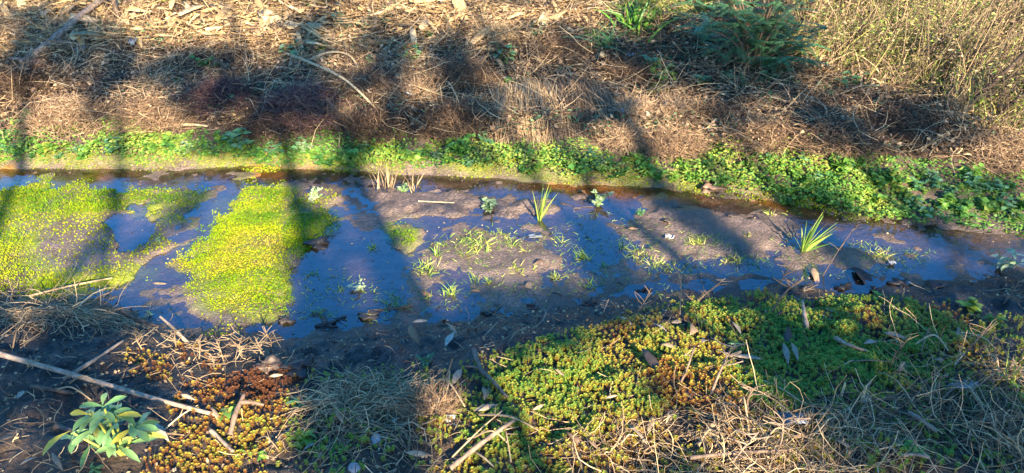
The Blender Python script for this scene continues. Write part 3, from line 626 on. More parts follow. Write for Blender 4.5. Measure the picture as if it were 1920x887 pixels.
stick('stick', 'pale sunlit twig standing at the mud edge above the tan dead weeds', [(353, 642), (335, 617), (313, 590)], 3.6, 0, .85, upright=[0, 0], group=BR)
stick('straw', 'bent pale straw reaching from the left straw mat over the moss', [(60, 566), (130, 552), (215, 539)], 2.4, [.03, .04, .05], .8, M_straw, 'straw')
stick('straw', 'short bent straw arching over the left puddle edge', [(150, 582), (180, 570), (205, 554)], 2.2, [.02, .05, .04], .8, M_straw, 'straw')
stick('straw', 'upright yellow straw in dark green moss, taller of a pair', [(1611, 765), (1612, 718)], 3, 0, .9, M_straw, 'straw', upright=[0.])
stick('straw', 'upright yellow straw in dark green moss, shorter of a pair', [(1575, 750), (1576, 714)], 2.6, 0, .9, M_straw, 'straw', upright=[0.])
def bare(label, foot, tops, rpx, tint=.55, name='bare_twig', mat=None, nb=4, sz=.06):
    br = [(U(.35, .95), (U(-1, 1) * sz, U(-.4, .4) * sz, U(.1, .9) * sz), rpx * .42) for _ in range(nb + 3)]
    return stick(name, label, [foot] + tops, rpx * .62, 0, tint * .85, mat, 'twig', None, br, .06, upright=list(np.linspace(0, U(-.03, .03), len(tops))))
bare('bare branching twig standing in the sunlit moss, thickest of the bare twigs', (1329, 748), [(1336, 715), (1342, 682), (1348, 655), (1357, 636)], 4.2, .78, nb=7, sz=.075)
bare('slim bent bare twig standing left of the thick branching one', (1271, 724), [(1283, 690), (1293, 643)], 4, .75, nb=1, sz=.03)
bare('tall curved bare stem rising from the moss over the mud', (1275, 590), [(1272, 555), (1266, 525), (1257, 504)], 2, .72, nb=2, sz=.04)
bare('thin leaning bare stem with a curled dry tip by the mud', (1128, 592), [(1134, 575), (1140, 560)], 2.2, .85, nb=3, sz=.025)
bare('spindly forked stem at the moss edge over the wet mud', (1180, 610), [(1195, 580), (1207, 555), (1213, 545)], 2, .6, nb=5)
bare('reddish bare stem leaning right over the mud edge', (1300, 570), [(1325, 545), (1350, 520)], 2.2, .62, nb=4)
bare('dark thin stem standing before the spiky grass', (1448, 560), [(1460, 520), (1470, 490)], 2, .3, nb=4, sz=.08)
bare('dark bare stem leaning right beside the spiky grass', (1540, 520), [(1555, 480), (1572, 430)], 1.6, .35, nb=3, sz=.05)
bare('dark branching stem at the bank edge by the rusty moss', (1442, 590), [(1465, 545), (1490, 520)], 3, .4, nb=5, sz=.07)
bare('curved brown stem arching over dry grass in the sun', (1405, 780), [(1396, 750), (1398, 730), (1404, 718)], 3.6, .7, nb=3, sz=.05)
bare('leaning tan stem in the sunlit dry stems', (1360, 880), [(1385, 835), (1410, 800)], 3.5, .75, nb=5, sz=.07)
bare('tan twig standing at the edge of the sunlit straw', (1445, 870), [(1455, 820), (1450, 780), (1458, 770)], 3.2, .75, nb=4, sz=.06)
bare('brown seed stalk standing in shaded dry grass', (1745, 745), [(1752, 715), (1750, 690)], 2.5, .65, nb=6, sz=.03)
bare('thin branching stem above the shaded green moss', (1780, 700), [(1800, 650), (1830, 600)], 2.2, .55, nb=7, sz=.07)
bare('fine bare stem between moss and dry grass in shade', (1665, 700), [(1668, 660), (1684, 625)], 2, .5, nb=5, sz=.06)
bare('short branched stem beside the dark mud corner', (1880, 570), [(1890, 545), (1894, 525)], 2.2, .5, nb=3, sz=.04)
for i, (x, y, h) in enumerate([(372, 672, 40), (420, 678, 45), (455, 668, 38), (400, 690, 30), (490, 668, 34), (268, 655, 30), (505, 660, 40), (330, 650, 34)]):
    l = uniq('sunlit tan dead weed stem', x, y) or uniq('dry tan dead weed stem', x, y)
    o, w = stick('dead_weed', l, [(x, y), (x + U(-8, 8), y - h * .5), (x + U(-14, 14), y - h)], 1.5, 0, .45, M_straw, 'dead weed', 'tan dead weeds on the mud bank', [(U(.3, 1), (U(-1, 1) * .055, U(-.3, .3) * .04, U(-.2, 1) * .04), U(.7, 1.3)) for _ in range(14)], .1, upright=[0, 0])

# --- loose stalks lying about the far slope and the near bank
for reg, num, rr, where in ((SLOPE, 46, (1.3, 3.2), 'stalks lying on the far slope'), ([(0, 620), (560, 700), (900, 690), (1300, 720), (1920, 620), (1920, 880), (0, 880)], 26, (1.3, 2.6), 'stalks lying on the near bank')):
    k = 0
    for _ in range(300):
        x, y = U(10, 1910), U(20, 875)
        if not inpoly(np.array([x]), np.array([y]), reg)[0] or (reg is SLOPE and y > 240): continue
        t = U(.15, 1); tone = 'pale' if t > .72 else 'tan' if t > .45 else 'dark brown'; L = U(45, 130); a = RNG.normal() * .9; ar = 'arched' if U(0, 1) < .45 else 'straight'
        lb = uniq(f'{"long" if L > 85 else "short"} {ar} {tone} stalk', x, y)
        if lb is None: continue
        dx, dy = math.cos(a) * L / 2, math.sin(a) * L * .3; up = U(.05, .10) if ar == 'arched' else .03; bow = U(-14, 14) if ar == 'arched' else 2
        yy = lambda q: min(max(q, 6), 884)
        o, w = stick('stalk', lb, [(x - dx, yy(y - dy)), (x + bow * .4, yy(y + bow)), (x + dx, yy(y + dy))], U(*rr), [.015, up, .02], t, M_straw, 'dead stalk', where, [(U(.3, .9), (U(-.05, .05), U(-.04, .04), U(0, .03)), .8) for _ in range(int(U(0, 3)))], .08); k += 1
        if k >= num: break
# --- fallen leaves
def colour_word(t): return 'dark' if t < .18 else 'brown' if t < .4 else 'orange brown' if t < .6 else 'tan' if t < .82 else 'pale grey'
def flat_leaf(x, y, L, ang, t, curl=.3, mat=None, wr=.21, lift=.018, base='fallen leaf', name='fallen_leaf', cat='leaf', label=None, prof='lance', group='fallen leaves'):
    a = R_(ang); dx, dy = math.cos(a) * L / 2, -math.sin(a) * L / 2
    g = G([x - dx, x + dx], [y - dy, y + dy]); m = mpx(g[0]); d = g[1] - g[0]; ln = min(np.linalg.norm(d), 2.0 * L * m); d = nz(d)
    g0 = (g[0] + g[1]) / 2 - d * ln / 2; g0[2] = max(g[0][2], 0) + lift + (.022 if y > 610 else .02 if y < 250 else 0)
    mb = MB(); leaves(mb, [[0, 0, 0]], [d], [nz(np.array([U(-.4, .5), U(-1.0, .05), 1.]))], [ln], [ln * wr * U(.85, 1.15)], prof, U(.1, .5), curl, t, wave=.015)
    size = 'long' if L > 46 else 'small' if L < 30 else 'medium'
    if label is None: label = uniq(f'{size} {colour_word(t)} {"curled " if curl > .55 else ""}{base}', x, y)
    if label is None: return
    o = place(mb, name, mat or M_leafd, g0); tag(o, label, cat, group)
    sd = o.modifiers.new('thick', 'SOLIDIFY'); sd.thickness = .0007
    return o
LV = [(1085, 845, 62, -35, .30, .9), (1196, 831, 46, -38, .80, .2), (1222, 806, 46, 65, .70, .3), (1256, 796, 42, 60, .78, .3), (1012, 780, 34, 25, .78, .6), (1112, 852, 34, -40, .62, .1), (1303, 627, 42, 55, .66, .4),
      (1237, 627, 26, -20, .92, .3), (1176, 615, 34, -20, .80, .6), (1355, 597, 26, 25, .80, .3), (1380, 626, 32, -35, .85, .3), (1322, 648, 30, 50, .85, .6), (1400, 684, 54, 0, .80, .2), (1223, 695, 64, -50, .10, .2), (1255, 662, 40, 0, .74, .6),
      (1630, 656, 30, 15, .88, .2), (1677, 643, 52, -8, .80, .3), (1471, 676, 34, -70, .80, .3), (1488, 672, 32, -60, .78, .3), (1482, 655, 60, -75, .08, .5), (1798, 652, 50, -75, .76, .2), (1690, 702, 36, 40, .72, .2), (1623, 757, 46, 60, .80, .3),
      (790, 616, 30, 10, .92, .2), (850, 630, 26, -40, .72, .3), (859, 719, 44, 62, .82, .2), (912, 780, 50, 18, .80, .3), (585, 851, 34, 40, .80, .3), (785, 868, 48, -5, .78, .4), (913, 745, 44, 80, .74, .3),
      (306, 824, 34, -50, .90, .3), (413, 790, 34, -35, .76, .9), (47, 752, 30, 60, .85, .3), (250, 706, 50, 25, .48, .2), (95, 766, 40, 25, .5, .7), (20, 835, 60, 35, .55, .4), (62, 878, 40, 35, .86, .3), (112, 880, 30, -60, .7, .3),
      (800, 557, 36, -18, .45, .5), (896, 550, 26, 8, .5, .7), (1187, 434, 22, 0, .45, .2), (1087, 432, 12, -20, .05, .3), (1014, 494, 26, 30, .30, .5), (1034, 433, 12, 25, .7, .2), (1045, 556, 24, 0, .08, .5), (1163, 538, 20, -10, .12, .4),
      (1528, 523, 36, -60, .72, .4), (301, 538, 26, 0, .6, .1), (935, 575, 26, 30, .14, .6), (985, 540, 22, 20, .4, .6), (830, 602, 24, 70, .15, .5), (1290, 550, 26, -10, .12, .4), (1270, 618, 26, 15, .8, .3), (1560, 590, 28, -20, .85, .3),
      (700, 690, 24, 20, .7, .5), (1050, 715, 26, -30, .7, .4), (1145, 760, 28, 20, .8, .5), (1335, 815, 40, 35, .7, .5), (1500, 835, 36, 10, .5, .5), (1580, 850, 40, -20, .65, .5), (1850, 800, 40, 20, .8, .4), (1760, 690, 30, 0, .72, .5), (1900, 690, 36, 50, .68, .4), (640, 800, 30, -60, .7, .4), (745, 800, 26, 50, .8, .4), (520, 720, 26, 10, .8, .5), (355, 760, 26, -20, .84, .3), (160, 590, 26, -30, .78, .3), (60, 610, 26, 30, .75, .3)]
for a in LV: flat_leaf(*a)
flat_leaf(1005, 537, 44, 12, .72, .8, wr=.42, label='curled tan leaf stranded at the sunlit edge of the water', prof='ovate', lift=.012)
flat_leaf(1622, 526, 60, -38, .02, .4, wr=.34, label='big black leaf lying wet on the blue mud', lift=.012)
flat_leaf(844, 651, 34, 62, .98, .1, wr=.28, label='silvery white leaf lying bright on the dark mud bank', lift=.02)
flat_leaf(1376, 660, 30, 0, .0, .2, MATS['glossy_leaf'], label='fresh yellow green leaf lying on the mossy bank')
flat_leaf(775, 652, 30, -68, .50, .5, wr=.3, label='upright wrinkled tan leaf standing at the edge of dark mud', lift=.05, prof='ovate')
HUSK = [(601, 70, 50, -20, .95, .1, .3, 'broad pale maize husk lying before the green tuft on the slope'), (590, 78, 60, -28, .7, .2, .12, 'narrow tan maize leaf lying against the broad pale husk'), (752, 150, 36, 82, .72, .5, .35, 'folded tan husk standing upright on the slope'),
        (1140, 112, 40, 40, .85, 1.0, .35, 'curled tan husk looped over under the bluish drooping tuft'), (92, 48, 34, -35, .75, .2, .2, 'orange tan maize leaf alone on the shaded upper slope'), (190, 87, 18, 40, .9, .4, .5, 'small pale husk lying right of the thick pale branch'),
        (390, 52, 46, 28, .9, .2, .34, 'broad sunlit maize husk on the bright patch of trash'), (472, 40, 26, 55, .85, .4, .5, 'small upright sunlit husk beside the bright trash patch'), (980, 25, 28, 75, .8, .5, .5, 'pointed tan husk standing up in the trash'), (660, 30, 60, -12, .8, .3, .3, 'wide orange tan husk lying in the sunlit trash'), (940, 140, 26, -50, .9, .3, .4, 'pale husk leaning over the draped straw mound')]
for x, y, L, a, t, cu, wr, lb in HUSK: flat_leaf(x, y, L, a, t * .9, cu, M_maize, wr * .75, .05, label=lb, name='maize_husk', cat='maize husk', prof='husk', group='maize husks on the far slope')
k = 0
for _ in range(400):
    x, y = U(0, 1150), U(2, 108) ** 1
    if not inpoly(np.array([x]), np.array([y]), TRASH)[0] or (y > 60 and U(0, 1) < .7): continue
    L = U(28, 76); t = U(.45, 1); tone = 'pale' if t > .75 else 'tan' if t > .5 else 'brown'
    sh = 'wide' if U(0, 1) < .3 else 'narrow'; cu = U(0, 1.1)
    lb = uniq(f'{"long" if L > 38 else "short"} {sh} {tone} {"curled " if cu > .6 else ""}maize husk', x, y)
    if lb is None: continue
    flat_leaf(x, y, L, U(-80, 80), t, cu, M_maize, .24 if sh == 'wide' else .11, U(.03, .09), label=lb, name='maize_husk', cat='maize husk', prof='husk', group='maize husks on the far slope'); k += 1
    if k >= 95: break

# --- tufts of grass
def tuft(label, x, y, hpx, n, spread=.35, wpx=4, mat=None, tint=(.3, .9), bend=(.05, .4), name='grass_tuft', cat='grass tuft', group=None, rad=.02, lean=(0, 0, 0), bdir=None):
    g = G1(x, y); g[2] = max(g[2], 0); m = mpx(g); mb = MB()
    B = np.stack([RNG.normal(size=n) * rad, RNG.normal(size=n) * rad, np.full(n, -.006)], -1)
    D = nz(np.stack([RNG.normal(size=n) * spread, RNG.normal(size=n) * spread, np.ones(n)], -1) + np.array(lean))
    blades(mb, B, D, hpx * m / CP * U(.55, 1.08, n), wpx * m * U(.7, 1.2, n), U(*bend, n), U(*tint, n), 6, bdir=None if bdir is None else RNG.normal(size=(n, 3)) * .3 + bdir)
    return tag(place(mb, name, mat or M_grass, g), label, cat, group)
GT = 'grass tufts on the mud'
def iris(label, x, y, tips, wpx, tint, n2=0):
    g = G1(x, y); g[2] = max(g[2], 0); m = mpx(g); root = empty('grass_tuft', g, label, 'grass tuft', GT)
    for tx, ty in tips:
        e = np.array([(tx - x) * m, U(-.03, .03), (y - ty) * m / CP]); L = np.linalg.norm(e); mb = MB()
        blades(mb, [[U(-.006, .006), U(-.006, .006), -.01]], [e / L], L, wpx * m * U(.85, 1.15), U(.04, .12), U(*tint), 8, bdir=np.array([[e[0], 0, .0]]) + .01)
        place(mb, 'blade', M_grass, None, root)
iris('spiky bright green tuft of broad grass blades by the stream, largest on the mud', 1505, 472, [(1518, 396), (1524, 404), (1512, 420), (1552, 412), (1558, 420), (1545, 428), (1535, 418), (1500, 410), (1556, 448), (1528, 400), (1548, 436), (1486, 440), (1496, 425), (1530, 440), (1521, 412), (1540, 424), (1510, 432), (1549, 420)], 5, (.3, .78))
iris('tall thin green tuft standing on the middle mud bar', 1011, 415, [(1013, 350), (1020, 345), (1025, 352), (1038, 360), (1042, 375), (1005, 370), (1010, 380), (1030, 385), (1048, 352), (1018, 372), (1001, 358), (1015, 362), (1026, 366)], 3.4, (.3, .8))
tuft('bluish drooping tuft of long grass on the far slope', 1142, 92, 62, 60, .55, 4, M_teal, (.4, 1), (.4, 1.0), rad=.03)
tuft('dark green tall grass tuft behind the bluish drooping tuft', 1190, 62, 80, 60, .4, 5, M_green, (.2, .8), (.2, .7), rad=.05)
tuft('green and tan grass tuft left of the bluish drooping tuft', 1118, 80, 45, 40, .6, 3.5, M_grass, (.3, .9), (.3, .8), rad=.04)
tuft('tan reed stubble of dry upright stems by the orange channel', 722, 352, 42, 22, .22, 2.2, M_straw, (.35, .8), (.0, .15), rad=.035, name='reed_stubble', cat='reeds')
tuft('thin tan reed stems leaning at the channel edge beside the thicker stubble', 776, 356, 36, 12, .3, 2, M_straw, (.3, .7), (.05, .25), rad=.03, name='reed_stubble', cat='reeds')
for x, y, h, n, sp, w, t, d in [(798, 503, 24, 70, .8, 2.6, (.4, 1), 'wide bright'), (845, 552, 32, 22, .4, 3, (.5, 1), 'upright bright'), (818, 480, 34, 14, .5, 3, (.4, .9), 'thin'), (890, 458, 22, 90, 1.0, 3, (.3, .9), 'broad bushy'), (892, 528, 32, 10, .25, 3, (.4, .9), 'slim'), (920, 530, 28, 14, .5, 3, (.4, .9), 'small spreading'),
                                (1094, 488, 22, 34, .6, 3, (.2, .6), 'dark bushy'), (1041, 522, 22, 22, .5, 3.4, (.6, 1), 'bright yellow green'), (1105, 534, 18, 40, 1.3, 3, (.1, .4), 'dark flat'), (1055, 455, 20, 12, .8, 2.6, (.4, .8), 'sparse'), (965, 502, 18, 28, 1.0, 3, (.6, 1), 'yellowish spreading'), (1166, 470, 22, 10, .4, 2.6, (.2, .6), 'thin'),
                                (800, 560, 20, 14, .8, 2.6, (.3, .8), 'small'), (960, 460, 20, 16, .9, 2.6, (.3, .8), 'dark spreading'), (745, 575, 18, 60, .9, 2.6, (.3, .8), 'low dense'), (1000, 505, 20, 8, .7, 2.5, (.4, .9), 'tiny'), (1200, 478, 18, 60, .9, 2.8, (.3, .8), 'low dense'), (1240, 500, 18, 50, .9, 2.8, (.5, 1), 'sunlit low'), (1370, 488, 18, 60, 1., 2.8, (.5, 1), 'sunlit yellowish'), (1310, 455, 16, 40, .9, 2.6, (.6, 1), 'sunlit pale'),
                                (1650, 480, 16, 60, 1., 2.8, (.5, 1), 'pale spreading'), (590, 520, 16, 24, 1., 2.6, (.2, .6), 'dark floating'), (640, 548, 16, 20, 1., 2.6, (.2, .6), 'dark sparse'), (600, 588, 18, 34, 1., 2.6, (.2, .6), 'dark low'), (1445, 402, 16, 12, .8, 2.6, (.5, .9), 'thin pale'), (1400, 440, 16, 14, .9, 2.6, (.5, 1), 'yellow'), (1885, 720, 90, 10, .35, 5, (.4, .7), 'tall bright'), (700, 470, 16, 24, .9, 2.6, (.2, .6), 'dark low'), (440, 560, 20, 12, .5, 2.6, (.5, .9), 'small upright'), (835, 460, 22, 10, .6, 2.6, (.4, .8), 'fine'), (870, 480, 22, 12, .9, 2.6, (.6, 1), 'pale limp'), (985, 470, 18, 10, .9, 2.6, (.5, .9), 'limp'), (1130, 500, 16, 18, 1., 2.6, (.2, .5), 'dark limp')]:
    tuft(uniq(f'{d} grass tuft', x, y), x, y, h * .9, n, sp, w * .72, M_grass, t, (.1, .6), group=GT, rad=.003 + .0004 * n)

# --- leafy plants
def weed(scale_px, mat, nl=60, lsz=.3, h=.5, prof='ovate', seed=0, wr=.6, stems=5, tint=(.2, .95), droop=.35, up=.25):
    """unit plant: width about 1; returned as (stem mesh builder, foliage mesh builder)"""
    st = MB(); fo = MB(); per = max(3, nl // stems)
    for s in range(stems):
        a = U(0, 6.28); d = np.array([math.cos(a) * U(.1, .9), math.sin(a) * U(.1, .9), 1.0])
        p = wander([[0, 0, -.03]], [d], h * U(.6, 1.15), 6, .5)
        tubes(st, p, np.linspace(.018, .008, 6)[None], 4, .5)
        i = RNG.integers(1, 6, per); B = p[0][i] + RNG.normal(size=(per, 3)) * .015
        leaves(fo, B, rdir(per, up), nz(RNG.normal(size=(per, 3)) * .35 + [0, 0, 1]), lsz * U(.6, 1.15, per), lsz * wr * U(.8, 1.2, per), prof, .2, droop, U(*tint, per))
    return st, fo
def make_plant(name, label, cat, x, y, wpx, mat, group=None, stem_mat=None, **kw):
    g = G1(x, y); g[2] = max(g[2], 0); m = mpx(g); root = empty(name, g, label, cat, group, U(0, 6.28)); s = wpx * m
    st, fo = weed(1, mat, **kw)
    for mb_ in (st, fo): mb_.v = [v * s for v in mb_.v]
    place(st, 'stem', stem_mat or M_green, None, root); place(fo, 'foliage', mat, None, root); return root
BW = 'leafy weeds along the far bank'
make_plant('leafy_weed', 'bluish leafy weed standing tallest in the left bank greenery', 'weed', 448, 284, 62, M_teal, BW, nl=70, lsz=.28, h=.75, wr=.5)
make_plant('leafy_weed', 'round leaved weed bulging from the middle of the green bank', 'weed', 868, 294, 66, M_green, BW, nl=80, lsz=.22, h=.7, wr=.8, tint=(.1, .6))
make_plant('leafy_weed', 'narrow leaved dark weed standing at the bank edge over the channel', 'weed', 1108, 318, 50, M_teal, BW, nl=36, lsz=.5, h=.8, prof='lance', wr=.25, tint=(.0, .5))
make_plant('leafy_weed', 'green slope weed with fine feathery leaves alone on the brown slope', 'weed', 385, 134, 66, M_green, None, nl=80, lsz=.2, h=.5, wr=.5, tint=(.3, .8))
make_plant('leafy_weed', 'drooping broadleaf weed with bluish leaves on the brown slope', 'weed', 1252, 118, 26, M_teal, None, nl=16, lsz=.7, h=1.0, prof='lance', wr=.4, droop=1.1)
make_plant('water_weed', 'pale leafy water weed standing alone in the stream', 'water weed', 1880, 506, 52, M_pale, None, nl=44, lsz=.42, h=1.05, prof='lance', wr=.28, stems=4, tint=(.4, 1), droop=.5)
make_plant('water_weed', 'whitish leaved weed growing on the mud bar before the orange channel', 'water weed', 1122, 388, 62, M_pale, None, nl=70, lsz=.16, h=.5, wr=.6, tint=(.1, .7))
make_plant('water_weed', 'grey green weed sprawling on the right end of the mud bar', 'water weed', 918, 395, 64, M_pale, None, nl=70, lsz=.16, h=.4, wr=.6, tint=(.0, .6))
make_plant('water_weed', 'pale tiny leaved weed mat left of the reed stubble', 'water weed', 588, 372, 80, M_pale, None, nl=110, lsz=.10, h=.3, wr=.6, tint=(.5, 1), stems=10)
make_plant('water_weed', 'small yellow green weed at the lower edge of the deep blue puddle', 'water weed', 674, 545, 30, M_pale, None, nl=26, lsz=.35, h=.6, wr=.4, tint=(.3, .9))
make_plant('water_weed', 'low grey weed growing round the tan reed stubble', 'water weed', 755, 360, 64, M_pale, None, nl=60, lsz=.14, h=.3, wr=.6, tint=(.0, .6), stems=8)
make_plant('water_weed', 'bluish floating weed in the wet dip of the right mud', 'water weed', 1200, 402, 54, M_teal, None, nl=50, lsz=.14, h=.25, wr=.5, stems=7)
make_plant('water_weed', 'small pale sprig standing in the left puddle', 'water weed', 282, 592, 26, M_pale, None, nl=20, lsz=.3, h=.7, wr=.3, prof='lance')
make_plant('water_weed', 'grey green weed on the wet dip in the left moss', 'water weed', 298, 455, 34, M_pale, None, nl=40, lsz=.16, h=.4, wr=.5, tint=(0, .5))
NP = 'small plants on the near bank'
make_plant('small_plant', 'fresh green leafy plant below the grey straw heap', 'plant', 568, 830, 66, M_green, NP, nl=26, lsz=.36, h=.35, wr=.55, tint=(.4, .8), up=.4)
make_plant('small_plant', 'grey green seedling standing at the left end of the straw heap', 'plant', 563, 762, 34, M_teal, NP, nl=12, lsz=.6, h=.6, prof='lance', wr=.35)
make_plant('small_plant', 'tiny round leaved seedling below the broken stub', 'plant', 492, 856, 26, M_green, NP, nl=10, lsz=.5, h=.3, tint=(.6, 1))
make_plant('small_plant', 'two leaved bright seedling in the yellow moss', 'plant', 1047, 814, 24, M_green, NP, nl=6, lsz=.55, h=.4, tint=(.6, .9), stems=2)
make_plant('small_plant', 'bright green sprig in the yellow moss above the seedling', 'plant', 1115, 788, 22, M_green, NP, nl=9, lsz=.5, h=.5, tint=(.6, .9))
make_plant('small_plant', 'shaded green sprig among the sunlit bare twigs', 'plant', 1376, 822, 34, M_teal, NP, nl=12, lsz=.45, h=.4, prof='lance', wr=.35)
make_plant('small_plant', 'small lobed plant on the moss edge facing the dark mud', 'plant', 1640, 560, 24, M_green, NP, nl=8, lsz=.6, h=.6, wr=.7, tint=(.4, .8), stems=3)
make_plant('small_plant', 'yellow green star shaped plant on the moss edge', 'plant', 1708, 566, 24, M_grass, NP, nl=9, lsz=.6, h=.4, prof='lance', wr=.35, tint=(.5, .8))
make_plant('small_plant', 'sunlit yellow green lobed plant by the dark bank corner', 'plant', 1820, 582, 50, M_green, NP, nl=16, lsz=.42, h=.4, wr=.75, tint=(.75, 1.05), stems=4)
make_plant('small_plant', 'low green plant in front of the sunlit lobed plant', 'plant', 1864, 604, 40, M_green, NP, nl=12, lsz=.5, h=.25, wr=.35, prof='lance', tint=(.4, .8))
make_plant('small_plant', 'bright green sprout on a dark stem at the bank corner', 'plant', 1872, 612, 36, M_green, NP, nl=10, lsz=.5, h=.7, prof='lance', wr=.35, tint=(.6, 1), stems=3)
make_plant('small_plant', 'shaded green patch of round leaves under dry grass', 'plant', 1704, 852, 100, M_green, NP, nl=90, lsz=.13, h=.3, wr=.8, stems=12, tint=(.4, 1))
make_plant('small_plant', 'tall green shoots at the edge of shaded dry grass', 'plant', 1908, 740, 40, M_green, NP, nl=16, lsz=.7, h=1.2, prof='lance', wr=.2, tint=(.6, 1))
make_plant('small_plant', 'dark green leaves sprouting beside the upright wrinkled leaf', 'plant', 797, 682, 40, M_teal, NP, nl=12, lsz=.5, h=.4, prof='lance', wr=.25, tint=(0, .5))
make_plant('small_plant', 'rounded grey green seedling right of the fresh green plant', 'plant', 616, 842, 24, M_teal, NP, nl=8, lsz=.5, h=.6, wr=.7)
make_plant('small_plant', 'small green fern sprig at the bottom edge of the moss', 'plant', 1292, 884, 40, M_green, NP, nl=24, lsz=.3, h=.5, prof='lance', wr=.2, tint=(.5, .9))
make_plant('small_plant', 'yellowing round leaved plant beside the cane tip', 'plant', 428, 778, 40, M_grass, NP, nl=8, lsz=.55, h=.3, wr=.7, tint=(.35, .75))
make_plant('small_plant', 'dark green shoot under the glossy broadleaf plant', 'plant', 180, 882, 36, M_teal, NP, nl=12, lsz=.5, h=.3, wr=.4, tint=(0, .4))
# weeds along the bank: six kinds, then copies
kinds = []
for kn, (mt, kw, adj) in enumerate([(M_green, dict(nl=46, lsz=.28, h=.5, wr=.75, tint=(.3, .9)), 'bright oval leaved'), (M_green, dict(nl=60, lsz=.2, h=.55, wr=.6, tint=(.0, .5)), 'dark small leaved'), (M_teal, dict(nl=44, lsz=.3, h=.6, wr=.5), 'bluish pointed leaved'),
                                     (M_green, dict(nl=36, lsz=.36, h=.5, wr=.75, tint=(.5, 1.05)), 'yellow green broad leaved'), (M_green, dict(nl=80, lsz=.15, h=.45, wr=.7, tint=(.4, 1)), 'bushy fine leaved'), (M_pale, dict(nl=50, lsz=.2, h=.5, wr=.5, tint=(0, .7)), 'pale grey green')]):
    kinds.append((mt, kw, adj, []))
    for v in range(2):
        st, fo = weed(1, mt, **kw); kinds[-1][3].append((st, fo, [None]))
def bank_weed(x, y, w, kn, group, cat='weed', name='leafy_weed'):
    mt, kw, adj, vs = kinds[kn]; st, fo, cache = vs[int(RNG.integers(0, 2))]
    lb = uniq(f'{"large" if w > 52 else "small" if w < 36 else "middling"} {adj} weed', x, y)
    if lb is None: return
    g = G1(x, y); s = w * mpx(g)
    if cache[0] is None:
        r = empty(name, (0, 0, 0), None, None); place(st, 'stem', M_green, None, r); place(fo, 'foliage', mt, None, r); cache[0] = r
    else: r = copy_tree(cache[0])
    r.location = g; r.scale = (s, s, s * U(.8, 1.15)); r.rotation_euler = (0, 0, U(0, 6.28)); tag(r, lb, cat, group)
for x0, x1, ya, yb, n in [(0, 220, 268, 292, 9), (200, 330, 246, 284, 8), (330, 480, 262, 292, 7), (480, 640, 270, 300, 8), (640, 960, 268, 308, 19), (960, 1150, 284, 320, 10), (1150, 1330, 290, 335, 10), (1330, 1480, 275, 345, 12), (1440, 1640, 300, 380, 20), (1640, 1920, 325, 420, 26)]:
    for i in range(int(n * 1.7)):
        x = x0 + (x1 - x0) * (i + U(.1, .9)) / int(n * 1.7); f = U(0, 1); y = ya + (yb - ya) * f + 6
        if x > 1640: y = 318 + (x - 1640) * .06 + f * 80
        bank_weed(x, y, U(22, 54), int(RNG.choice([0, 1, 2, 3, 4, 5], p=[.26, .22, .12, .18, .16, .06])), BW)
for x, y, w, kn in [(50, 232, 34, 3), (150, 205, 26, 0), (640, 60, 40, 2), (540, 105, 40, 2), (600, 105, 36, 1), (770, 118, 48, 2), (700, 128, 30, 2), (945, 120, 50, 2), (800, 75, 40, 1), (412, 205, 44, 2), (375, 205, 30, 2), (445, 225, 30, 1), (330, 160, 20, 0), (1230, 130, 44, 2), (1240, 150, 44, 0), (1235, 172, 26, 3), (1365, 160, 46, 5), (1320, 160, 40, 2),
                    (1390, 175, 50, 5), (1430, 165, 50, 5), (1330, 90, 44, 2), (1410, 110, 40, 5), (1480, 170, 44, 5), (1540, 180, 40, 2), (1470, 150, 40, 5), (860, 180, 26, 1), (880, 215, 22, 2), (960, 170, 40, 3), (1000, 70, 34, 2), (580, 20, 40, 0), (320, 8, 40, 0), (1430, 200, 36, 2), (1600, 165, 40, 2), (1640, 210, 36, 5), (1690, 170, 36, 1)]:
    bank_weed(x, y, w * 1.5, kn, 'weeds on the far slope', name='slope_weed')

# --- the glossy broadleaf plant: every leaf a part
g = G1(228, 852); m = mpx(g); root = empty('broadleaf_plant', g, 'glossy broadleaf plant with large pale green leaves on the dark near bank', 'plant')
for (rx, ry, h, nl, L, col) in [(186, 784, .11, 7, 50, .30), (224, 764, .13, 8, 46, .35), (200, 818, .085, 8, 54, .45), (272, 800, .10, 7, 52, .45), (232, 838, .05, 6, 58, .6), (240, 796, .12, 7, 44, .5), (158, 806, .07, 6, 50, .35), (256, 832, .06, 6, 50, .6), (208, 790, .10, 6, 46, .4), (176, 846, .04, 5, 46, .3)]:
    top = np.array([(rx - 228) * m, U(-.02, .03), h + (852 - ry) * m * .35]); st = MB()
    p = smooth_path([[0, 0, -.02], top * [.6, .6, .5], top], 8); tubes(st, p[None], np.linspace(.005, .0032, 8)[None], 6, .95); place(st, 'stem', M_gloss, None, root, True)
    a0 = U(0, 6.28)
    for k in range(nl):
        a = a0 + k * 6.283 / nl + U(-.3, .3); mb = MB()
        leaves(mb, [top + [U(-.01, .01), U(-.01, .01), U(-.03, .01)]], [[math.cos(a), math.sin(a), U(-.05, .55)]], [[-.5 * math.cos(a) * .4, -.5 * math.sin(a) * .4 - .2, 1]], L * m * U(.55, 1.3), L * m * U(.20, .32), 'obov', U(.2, .5), U(.2, .7), np.clip(col + .12 + RNG.normal() * .2 + (.5 if U(0, 1) < .08 else 0), 0, 1), wave=.01)
        place(mb, 'leaf', M_gloss, None, root, True)

